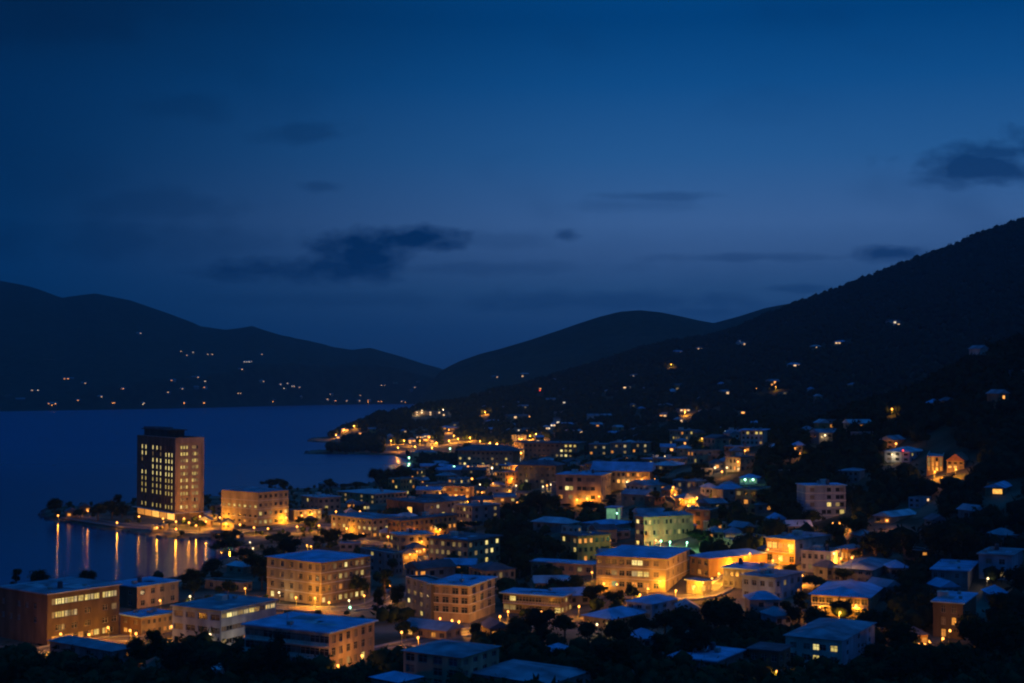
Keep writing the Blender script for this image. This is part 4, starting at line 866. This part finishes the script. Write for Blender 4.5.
LS = [ # waterfront
 (58, 515, 'o', 130), (83, 512, 'o', 120), (88, 510, 'o', 120), (117, 522, 'o', 190), (139, 516, 'o', 400), (157, 527, 'o', 300), (148, 519, 'O', 0), (163, 518, 'o', 900), (176, 521, 'o', 900), (176, 528.5, 'o', 320), (189, 522, 'o', 350), (220, 517, 'o', 1300), (226, 523, 'o', 900), (240, 524, 'o', 700), (206, 521, 'o', 1400), (196, 525, 'o', 900), (184, 518, 'o', 1300), (200, 516, 'o', 1300), (286, 517, 'o', 1500), (268, 528, 'o', 600), (297, 526, 'o', 600), (302, 515, 'o', 600), (319, 525, 'o', 1100), (312, 513, 'o', 500),  # includes extra lamps by the tower, added to make its facade golden
 (336, 511, 'o', 700), (254, 527, 'o', 500), (221, 541, 'o', 300), (230, 540, 'o', 200), (250, 542, 'w', 250), (253, 548, 'w', 120), (251, 554, 'o', 500), (307, 545, 'o', 700), (311, 546, 'o', 250),
 # behind and right of long block
 (388, 536, 'o', 700), (403, 537, 'o', 600), (422, 541, 'o', 600), (440, 529, 'o', 900), (431, 527, 'o', 300), (446, 525, 'o', 300), (417, 551, 'o', 700), (424, 549, 'o', 500), (410, 554, 'o', 400), (360, 511, 'o', 250),
 # corner block etc
 (315, 597.5, 'o', 3600), (329, 602, 'o', 250), (296, 597, 'o', 350), (349, 600, 'w', 150), (350, 607, 'g', 60), (395, 592, 'o', 300), (279, 592, 'w', 120),
 (440, 618, 'o', 1100), (459, 621, 'o', 1800), (452, 620, 'o', 300), (508, 611, 'o', 700), (500, 616, 'o', 600), (579, 606, 'o', 500), (400, 655, 'o', 900), (418, 637, 'o', 500), (345, 668, 'o', 500), (362, 655, 'o', 350), (338, 665, 'o', 300), (485, 641, 'o', 250), (515, 642, 'o', 200), (420, 650, 'o', 250),
 (51, 641, 'o', 480), (57, 641, 'o', 100), (108, 627, 'o', 420), (89, 634, 'o', 250), (72, 636, 'o', 350), (130, 630, 'o', 400), (136, 633, 'o', 500), (131, 648, 'o', 180), (172, 626, 'o', 450), (25, 644, 'o', 150), (210, 634, 'w', 200), (238, 642, 'w', 250),(250,637,'w',200),
 (160, 600, 'o', 350), (245, 588, 'o', 350), (190, 596, 'w', 200),
 # hotel
 (648, 588, 'o', 1700), (660, 581, 'o', 900), (592, 572, 'o', 900), (604, 583, 'o', 600), (640, 594, 'o', 500), (703, 582, 'o', 1100), (694, 586, 'o', 700), (676, 590, 'o', 300), (719, 573, 'o', 1500), (735, 563, 'o', 1100), (750, 553, 'o', 900), (712, 578, 'o', 500),
 (768, 541, 'o', 900), (773, 543, 'o', 900), (789, 545, 'o', 900), (773, 560, 'o', 500), (780, 558, 'o', 400), (751, 597, 'w', 250), (802, 575, 'o', 200), (841, 558, 'o', 400), (852, 557, 'o', 400), (834, 553, 'w', 150), (597, 624, 'w', 160), (608, 625, 'w', 160),
 (820, 607, 'o', 130), (840, 612, 'o', 260), (856, 605, 'o', 120), (777, 671, 'o', 700), (771, 674, 'o', 200), (988, 578, 'w', 160), (943, 638, 'o', 90), (930, 641, 'o', 250), (925, 644, 'o', 200), (950, 630, 'o', 40), (913, 634, 'o', 60), (919, 644, 'o', 60),
 # green block
 (661, 540.5, 'g', 900), (670, 541.5, 'g', 700), (687, 542, 'g', 150), (691, 520, 'o', 600), (656, 540, 'o', 200), (690, 500, 'o', 900), (680, 499, 'o', 400), (675, 494, 'o', 400), (697, 497, 'o', 300), (617, 513, 'g', 60), (745, 479, 'g', 250), (753, 479, 'g', 80),
 # mid
 (567, 496, 'o', 700), (560, 499, 'o', 400), (577, 499, 'o', 500), (587, 498, 'o', 400), (599, 496, 'o', 600), (608, 484, 'o', 500), (547, 485, 'o', 500), (551, 484, 'w', 350), (543, 486, 'w', 250), (627, 481.5, 'w', 500), (635, 482, 'o', 700), (642, 479, 'o', 500), (649, 480, 'o', 400), (655, 479, 'o', 200),
 (516, 485, 'w', 400), (506, 474, 'o', 500), (512, 478, 'o', 500), (518, 466, 'o', 300), (517, 457, 'w', 800), (521, 452, 'o', 400), (519, 448, 'o', 400), (517, 442, 'o', 500), (522, 439, 'o', 400), (456, 495, 'o', 1900), (447, 494, 'o', 900), (466, 497, 'o', 900), (440, 493, 'o', 500), (470, 500, 'o', 300),
 (482, 506, 'o', 900), (492, 504, 'w', 500), (475, 512, 'o', 600), (482, 492, 'o', 250), (493, 483, 'o', 250), (480, 484, 'w', 150), (517, 502, 'o', 400), (465, 502, 'w', 150), (472, 478, 'o', 100),
 (450, 448, 'g', 160), (409, 457, 'g', 260), (454, 466, 'g', 120), (468, 466, 'o', 110), (480, 467, 'o', 110), (492, 467, 'w', 90), (504, 467, 'o', 160), (512, 466, 'o', 160), (454, 435, 'o', 700), (449, 440, 'o', 500), (458, 438, 'o', 600), (470, 437, 'o', 700), (480, 440.5, 'o', 900), (449, 429, 'o', 350), (436, 442, 'o', 300), (497, 443, 'o', 700), (508, 446, 'o', 600), (490, 442, 'o', 400), (398, 447, 'o', 300), (415, 446, 'o', 300), (432, 447, 'o', 300), (530, 435, 'o', 500), (536, 433.5, 'o', 600), (541, 436, 'o', 250),  # includes small warm lamps added before the long hall to light its front
 (410, 442, 'o', 600), (404, 440, 'o', 250), (420, 440, 'o', 350), (429, 437, 'o', 300), (391, 440, 'o', 400), (336, 434, 'o', 200), (417, 412, 'w', 300), (422, 410, 'w', 250), (436, 409, 'w', 350), (443, 409, 'w', 400), (485, 411, 'o', 500), (344, 429, 'o', 250), (354, 425.5, 'o', 300),
 (896, 443, 'o', 320), (892, 454, 'w', 350), (903, 450, 'r', 40), (935, 471, 'o', 16), (956, 469, 'o', 20), (833, 523, 'o', 60), (840, 523, 'o', 40), (887, 520, 'o', 90), (1008, 406, 'o', 700), (892, 408.5, 'o', 300), (810, 436.5, 'o', 700), (825, 434.5, 'w', 150), (745, 450, 'o', 250), (727, 432, 'w', 150), (715, 467, 'w', 300), (727, 467, 'w', 300), (722, 471, 'o', 200), (738, 461, 'o', 250),
 (685, 446, 'o', 350), (689, 453.5, 'o', 350), (702, 438, 'o', 350), (665, 456, 'w', 250), (787, 477, 'o', 120), (800, 453, 'o', 250), (795, 448, 'o', 200), (776, 454, 'o', 120), (599, 470, 'w', 80), (52, 405, 'o', 500), (113, 403, 'o', 500), (143, 404, 'w', 350), (184, 403, 'o', 450), (204, 403, 'o', 350), (273, 401.5, 'o', 350), (405, 402, 'o', 200), (368, 402, 'o', 250),
 (780, 527, 'o', 60), (535, 472, 'o', 0), (610, 540, 'o', 200), (776, 386, 'o', 350), (757, 388, 'o', 250), (540, 390, 'r', 150), (671, 364, 'o', 200), (608, 393, 'o', 300), (664, 418, 'o', 400), (685, 411, 'o', 350)]
for (px, py, k, pw) in LS:
    if pw <= 0: continue
    D0 = at(px, py, 3.7)[1]
    if k == 'g' and pw == 900: pw = 3200
    sc = 2.0 if D0 < 900 else (4.2 if D0 < 1080 else 14 if D0 < 2000 else .12)
    if k == 'g': sc *= .4
    if k == 'w': sc *= .7
    if 160 < px < 345 and 505 < py < 532: sc *= 2.0
    lamp(px, py, k, pw * sc, 3.6 if D0 < 900 else 5.0)

rl = random.Random(4); cand = []  # more lamps added along the roads to make the street glow continuous
for Rr in ROADS:
    for p in Rr[2::5]:
        q_ = project(p[0], p[1], hgt(*p) + 4)
        if 0 < q_[0] < 1024 and all(math.hypot(q_[0] - a, (q_[1] - b) * 1.3) > 9 for a, b, _ in LAMPS) and all(math.hypot(q_[0] - a, (q_[1] - b) * 1.5) > 9 for a, b in cand): cand.append((q_[0], q_[1]))
for (a, b) in cand:
    if NL < 298 and not (a < 250 and b < 540): lamp(a, b, 'o', 260 if b > 560 else 700 if b > 470 else 5200, 3.8)
# ------------------------------------------------------------------ trees
def crown_mesh(seed, kind):
    r = random.Random(seed); m = MB()
    lobes = []
    nl = {'round': 9, 'tall': 8, 'wide': 11, 'palm': 0}[kind]
    for i in range(nl):
        a = r.uniform(0, 6.28)
        if kind == 'round': R, z = r.uniform(0, .26), r.uniform(.42, .82)
        elif kind == 'tall': R, z = r.uniform(0, .13), r.uniform(.3, .9)
        else: R, z = r.uniform(.05, .42), r.uniform(.45, .72)
        rad = {'round': r.uniform(.14, .24), 'tall': r.uniform(.09, .17), 'wide': r.uniform(.13, .2)}[kind]
        lobes.append((R * math.cos(a), R * math.sin(a), z, rad))
    for (x, y, z, rad) in lobes:
        m.ball((x, y, z), rad * .72, 0, 7, .85)
        for _ in range(100):
            d = Vector((r.gauss(0, 1), r.gauss(0, 1), r.gauss(0, 1))).normalized() * rad * r.uniform(.7, 1.22)
            c = Vector((x, y, z)) + Vector((d.x, d.y, d.z * .85)); s = r.uniform(.018, .038)
            a = Vector((r.gauss(0, 1), r.gauss(0, 1), r.gauss(0, .6))).normalized() * s; b = d.cross(a)
            if b.length < 1e-6: continue
            b = (b.normalized() + Vector((r.uniform(-.5, .5), r.uniform(-.5, .5), r.uniform(-.5, .5)))) * s * .8
            m.quad(tuple(c - a), tuple(c + b), tuple(c + a), tuple(c - b))
    return m.mesh('crown', [M_foli[seed % 3]]), lobes
def trunk_mesh(lobes, seed):
    m = MB(); m.tube((0, 0, -.15), (.01, .0, .45), .035, .022, 7)
    for (x, y, z, rad) in lobes[:5]: m.tube((.01, 0, .36), (x * .8, y * .8, z - .02), .018, .008, 5)
    return m.mesh('trunk', [M_bark])
TP = []
for i, k in enumerate(['round', 'wide', 'round', 'tall', 'wide', 'round', 'wide', 'round']):
    cm, lb = crown_mesh(i + 3, k); TP.append((cm, trunk_mesh(lb, i), k))
NT = 0
def tree(x, y, H, k=None, wide=1.0, px=None, py=None):
    global NT
    i = random.randrange(len(TP)) if k is None else k
    cm, tm, kd = TP[i]
    o = link('tree', None, None, (x, y, hgt(x, y) - .1), random.uniform(0, 6.28)); o.scale = (H * wide, H * wide, H); o.empty_display_size = .3
    o['category'] = 'tree'; o['group'] = 'dark trees of the town and slopes'
    link('crown', cm, o); link('trunk', tm, o); NT += 1
    if px is None: px, py = project(x, y, hgt(x, y) + H * .5)
    sz = 'large' if H > 11 else 'medium' if H > 7.5 else 'small'
    AUTO.append((o, f"{sz} dark {'slender' if kd == 'tall' else 'spreading' if kd == 'wide' else 'rounded'} tree", px, py))
def tree_px(px, py_base, py_top, wpx=None, k=None):
    x, y, z = at(px, py_base)
    H = (py_base - py_top) * y / F
    w_ = 1.0 if wpx is None else (wpx * y / F) / (H * .8)
    tree(x, y, max(3, H), k, w_, px, (py_base + py_top) / 2)
TM = [(55, 517, 496, 22, 0), (98, 521, 500, 22, 1), (112, 519, 498, 20, 0), (122, 518, 503, 16, 2), (80, 519, 507, 14, 4), (200, 531, 518, 15, 4), (228, 545, 522, 24, 1), (213, 521, 505, 10, 3),
      (272, 490, 476, 22, 1), (284, 492, 479, 14, 0), (326, 521, 507, 9, 3), (299, 527, 515, 10, 0), (311, 532, 516, 16, 2), (330, 491, 477, 13, 0), (376, 485, 467, 17, 2), (398, 485, 464, 22, 1), (408, 480, 466, 16, 0), (360, 489, 480, 20, 4), (345, 489, 482, 14, 1),
      (41, 592, 567, 22, 0), (66, 593, 577, 28, 1), (82, 595, 580, 22, 4), (20, 594, 583, 22, 4), (55, 540, 528, 0, 0)]
for (px, pb, pt, wp, k) in TM:
    if wp: tree_px(px, pb, pt, wp, k)
# foreground and mid-town dark groves: (x, base y, top y, width)
GR = [(212, 580, 556, 26), (228, 600, 576, 20), (190, 590, 566, 24), (252, 575, 550, 24), (262, 590, 548, 24), (270, 572, 545, 20), (245, 562, 545, 22), (290, 560, 536, 26), (330, 548, 527, 24), (350, 545, 530, 26), (225, 552, 530, 30), (280, 548, 530, 26), (360, 600, 570, 22), (385, 600, 568, 26), (378, 618, 588, 26), (398, 612, 582, 18), (405, 640, 618, 20),
      (393, 575, 556, 16), (437, 537, 520, 22), (460, 532, 521, 26), (475, 530, 518, 22), (520, 520, 496, 26), (540, 516, 488, 30), (556, 520, 494, 22), (515, 545, 518, 30), (535, 556, 524, 34), (510, 570, 538, 34), (555, 562, 536, 26), (575, 560, 540, 22), (590, 545, 528, 20), (520, 580, 552, 26), (605, 560, 545, 14),
      (502, 555, 524, 24), (570, 509, 502, 20), (590, 512, 500, 28), (610, 504, 494, 22), (633, 605, 580, 16), (600, 596, 582, 18), (575, 600, 572, 26), (592, 606, 584, 22), (560, 598, 574, 20), (615, 606, 588, 20), (540, 640, 606, 36), (520, 640, 612, 26), (565, 640, 610, 30), (588, 650, 618, 30), (500, 655, 628, 26), (530, 665, 636, 34), (560, 672, 642, 26),
      (620, 655, 615, 34), (640, 645, 612, 32), (665, 640, 604, 34), (690, 650, 598, 40), (715, 645, 588, 42), (735, 640, 602, 36), (700, 665, 626, 40), (660, 668, 632, 40), (620, 680, 640, 40), (590, 684, 652, 34), (750, 650, 615, 34), (762, 655, 628, 28), (728, 655, 630, 30),
      (20, 684, 652, 34), (50, 684, 655, 30), (80, 686, 660, 34), (110, 680, 654, 28), (135, 668, 634, 26), (155, 672, 628, 34), (175, 680, 640, 34), (200, 690, 650, 36), (232, 690, 648, 34), (260, 690, 640, 36), (275, 694, 628, 30), (290, 694, 648, 34), (310, 692, 660, 30), (255, 660, 640, 18), (330, 700, 670, 40), (375, 690, 664, 30), (345, 694, 672, 26),
      (820, 640, 600, 34), (800, 622, 590, 34), (785, 618, 600, 26), (870, 640, 606, 34), (893, 645, 604, 36), (905, 660, 618, 36), (880, 672, 640, 34), (915, 680, 640, 40), (950, 690, 640, 44), (985, 680, 600, 46), (1010, 680, 605, 44), (1000, 650, 590, 40), (975, 650, 605, 34), (900, 690, 655, 40), (860, 694, 664, 36), (1020, 600, 565, 34), (925, 622, 585, 24), (908, 605, 575, 26),
      (835, 548, 520, 34), (855, 542, 510, 34), (812, 528, 508, 28), (875, 560, 530, 34), (905, 565, 528, 40), (935, 562, 520, 40), (960, 560, 515, 44), (800, 528, 512, 20), (780, 520, 495, 30), (765, 512, 486, 30), (790, 500, 470, 34), (745, 530, 512, 26), (760, 532, 515, 22), (720, 520, 505, 22), (700, 545, 528, 26), (715, 535, 516, 22),
      (760, 575, 560, 0), (815, 590, 572, 30), (842, 585, 566, 24), (790, 575, 562, 18), (856, 560, 548, 16), (675, 525, 508, 0), (655, 505, 490, 24), (670, 490, 474, 28), (690, 488, 470, 30), (710, 490, 476, 26), (640, 468, 455, 0), (660, 480, 468, 24), (700, 475, 462, 24), (770, 470, 452, 30), (790, 465, 445, 30), (810, 470, 448, 30), (575, 462, 450, 0), (585, 458, 448, 18), (575, 460, 450, 16), (455, 487, 474, 0)]
for (px, pb, pt, wp) in GR:
    if wp: tree_px(px, pb, pt, wp)
tries = 0
while NT < 297 and tries < 6000:
    tries += 1
    px = random.uniform(-20, 1044); py = 440 + (random.random() ** .8) * 240
    if px > 780 and random.random() < .5: py = random.uniform(400, 560)
    x, y, z = at(px, py)
    if z < 1.2 or y > 1100 or inside(x, y, 1.5): continue
    H = random.uniform(4.5, 9.5)
    if y < 300 or blocked(x, y, H, H * .8): continue
    if any(min((x - p[0]) ** 2 + (y - p[1]) ** 2 for p in R) < 30 for R in ROADS): continue
    tree(x, y, H)

# ------------------------------------------------------------------ woods on the slopes (uncountable)
def wood(name, label, n, region, hmin, hmax, mt, leaves, seed, box=None):
    r = np.random.default_rng(seed); V = []; Fq = []; k = 0
    c = region(r, n); x, y = c[:, 0], c[:, 1]; z = height(x, y)
    ok = (z > 1.0)
    x, y, z = x[ok], y[ok], z[ok]
    if NH:
        keep = np.ones(len(x), bool)
        for (a, b, ang, x0, x1, y0, y1) in FOOT:
            dx, dy = x - a, y - b; cc, ss = math.cos(ang), math.sin(ang); lx = dx * cc + dy * ss; ly = -dx * ss + dy * cc
            pad = 3 if b < 1100 else 6
            keep &= ~((lx > x0 - pad) & (lx < x1 + pad) & (ly > y0 - pad * (2.2 if b < 1100 else 3.5)) & (ly < y1 + pad))
        for Rr in ROADS:
            for p in Rr[::2]: keep &= ((x - p[0]) ** 2 + (y - p[1]) ** 2) > 60
        # leave lamps and facades free
        ppx = CX + F * x / y
        for (x0, y0, x1, y1, D) in PROT:
            if D < 400: continue
            ty = np.array(CY - F * ((z + hmax - CAMZ) * cP - y * sP) / y); by_ = np.array(CY - F * ((z - CAMZ) * cP - y * sP) / y)
            hw = hmax * .5 * F / y
            keep &= ~((y < D - 2) & (ppx + hw > x0) & (ppx - hw < x1) & (ty < y1) & (by_ > y0))
        x, y, z = x[keep], y[keep], z[keep]
    n = len(x); H = r.uniform(hmin, hmax, n)
    ico = np.array([(0, 0, 1), (.894, 0, .447), (.276, .851, .447), (-.724, .526, .447), (-.724, -.526, .447), (.276, -.851, .447), (.724, .526, -.447), (-.276, .851, -.447), (-.894, 0, -.447), (-.276, -.851, -.447), (.724, -.526, -.447), (0, 0, -1)])
    icf = np.array([(0,1,2),(0,2,3),(0,3,4),(0,4,5),(0,5,1),(1,6,2),(2,7,3),(3,8,4),(4,9,5),(5,10,1),(6,7,2),(7,8,3),(8,9,4),(9,10,5),(10,6,1),(11,7,6),(11,8,7),(11,9,8),(11,10,9),(11,6,10)])
    W_ = H * r.uniform(.38, .6, n)
    vs = ico[None] * (1 + r.uniform(-.25, .25, (n, 12, 1))) * np.stack([W_, W_, H * .45], -1)[:, None] + np.stack([x, y, z + H * .5], -1)[:, None]
    fs = icf[None] + (np.arange(n) * 12)[:, None, None]
    V = [vs.reshape(-1, 3)]; T = [fs.reshape(-1, 3)]; base = n * 12
    if leaves:
        d = r.normal(size=(n, leaves, 3)); d /= np.linalg.norm(d, axis=2, keepdims=True)
        c0 = d * np.stack([W_, W_, H * .45], -1)[:, None] * r.uniform(.85, 1.25, (n, leaves, 1)) + np.stack([x, y, z + H * .52], -1)[:, None]
        s = (H * .11)[:, None, None, None]
        tri = c0[:, :, None] + r.normal(size=(n, leaves, 3, 3)) * s
        V.append(tri.reshape(-1, 3)); T.append((np.arange(n * leaves * 3).reshape(-1, 3) + base))
    V = np.concatenate(V); T = np.concatenate(T)
    me_ = bpy.data.meshes.new(name); me_.vertices.add(len(V)); me_.vertices.foreach_set('co', V.ravel()); me_.loops.add(T.size); me_.loops.foreach_set('vertex_index', T.ravel().astype(np.int32))
    me_.polygons.add(len(T)); me_.polygons.foreach_set('loop_start', np.arange(0, T.size, 3, dtype=np.int32)); me_.polygons.foreach_set('loop_total', np.full(len(T), 3, np.int32)); me_.update(calc_edges=True)
    me_.materials.append(mt); o = link(name, me_); struct(o, 'stuff', label, 'woodland'); return o
NH = True
def fan(px0, px1, d0, d1):
    def f(r, n):
        px = r.uniform(px0, px1, n); D = np.sqrt(r.uniform(d0 * d0, d1 * d1, n)); return np.stack([(px - CX) / F * D, D], -1)
    return f
wood('woodland', 'dense dark woodland covering the near right spur', 9000, fan(730, 1300, 400, 900), 3.5, 8, M_foli[2], 22, 11)
wood('woodland', 'dark scrub between the houses of the town', 10500, fan(380, 880, 430, 1400), 2.5, 6.5, M_foli[0], 14, 12)
wood('woodland', 'dark wooded slopes of the long right-hand ridge', 26000, fan(330, 1250, 1000, 2550), 5, 11, M_foli[2], 5, 13)
wood('woodland', 'dark bushes covering the bottom foreground', 2600, fan(-200, 1250, 290, 400), 3.0, 6.5, M_foli[1], 26, 14)
wood('woodland', 'low scrub on the flat ground along the waterfront', 1500, fan(-60, 480, 440, 1000), 1.5, 3.5, M_foli[1], 16, 15)

# shoreline rocks
r = np.random.default_rng(5); mb = MB()
for i in range(8, 46):
    (ax, ay), (bx, by) = coast[i], coast[i + 1]; L = math.hypot(bx - ax, by - ay)
    for k in range(int(min(90, L / 2.2))):
        t_ = r.random(); s = r.uniform(.5, 1.3); x = ax + (bx - ax) * t_ + r.normal() * 1.0; y = ay + (by - ay) * t_ + r.normal() * 1.0
        mb.ball((x, y, r.uniform(-.1, .6)), s, 0, 5, .7)
struct(build(mb, 'shore_rocks', mat('rock', (.10, .095, .09), .9, .4, .8)), 'stuff', 'dark rocks piled along the water edge', 'rocks')

# ------------------------------------------------------------------ haze
hz = MB(); hz.box(-7000, -600, -7, 7000, 7000, 640)
hm = bpy.data.materials.new('haze'); hm.use_nodes = True; t = hm.node_tree; t.nodes.clear()
pv = t.nodes.new('ShaderNodeVolumePrincipled'); pv.inputs['Color'].default_value = (.35, .78, 1, 1); pv.inputs['Density'].default_value = 6.8e-5; pv.inputs['Anisotropy'].default_value = .2
ou = t.nodes.new('ShaderNodeOutputMaterial'); t.links.new(pv.outputs[0], ou.inputs['Volume'])
ho = build(hz, 'haze', hm); struct(ho, 'stuff', 'thin blue evening haze over bay and hills', 'haze')

# ------------------------------------------------------------------ finish the labels
ORD = ['leftmost', 'second from left', 'third from left', 'fourth from left', 'fifth from left', 'sixth from left', 'seventh from left', 'eighth from left', 'ninth from left', 'tenth from left']
groups = {}
for (o, ph, px, py) in AUTO:
    nm_, lx, ly = min(LAND, key=lambda L: (L[1] - px) ** 2 + ((L[2] - py) * 1.6) ** 2)
    dx, dy = px - lx, py - ly
    far_ = math.hypot(dx, dy) > 60
    if abs(dx) > abs(dy) * 1.3: rel = 'left of' if dx < 0 else 'right of'
    else: rel = 'above' if dy < 0 else 'below'
    groups.setdefault(ph[1:] if ph[0] == '!' else f'{ph} {rel} {nm_}', []).append((px, py, o))
for ph, L in groups.items():
    L.sort(key=lambda q: q[0]); n = len(L)
    for i, (px, py, o) in enumerate(L):
        o['label'] = ph if n == 1 else f'{ph}, ' + (ORD[i] if i < n - 1 and i < 10 else 'rightmost' if i == n - 1 else f'{i + 1}th from left')
print('LAMPS', NL, 'TREES', NT, 'BIG', NBIG, 'OBJ', len(bpy.data.objects), 'maxlabel', max(len(o['label'].split()) for o in bpy.data.objects if 'label' in o))

import sys
for o in bpy.data.objects:
    if 'label' in o and len(o['label'].split()) > 16: sys.stderr.write("LONG "+o["label"]+"\n")
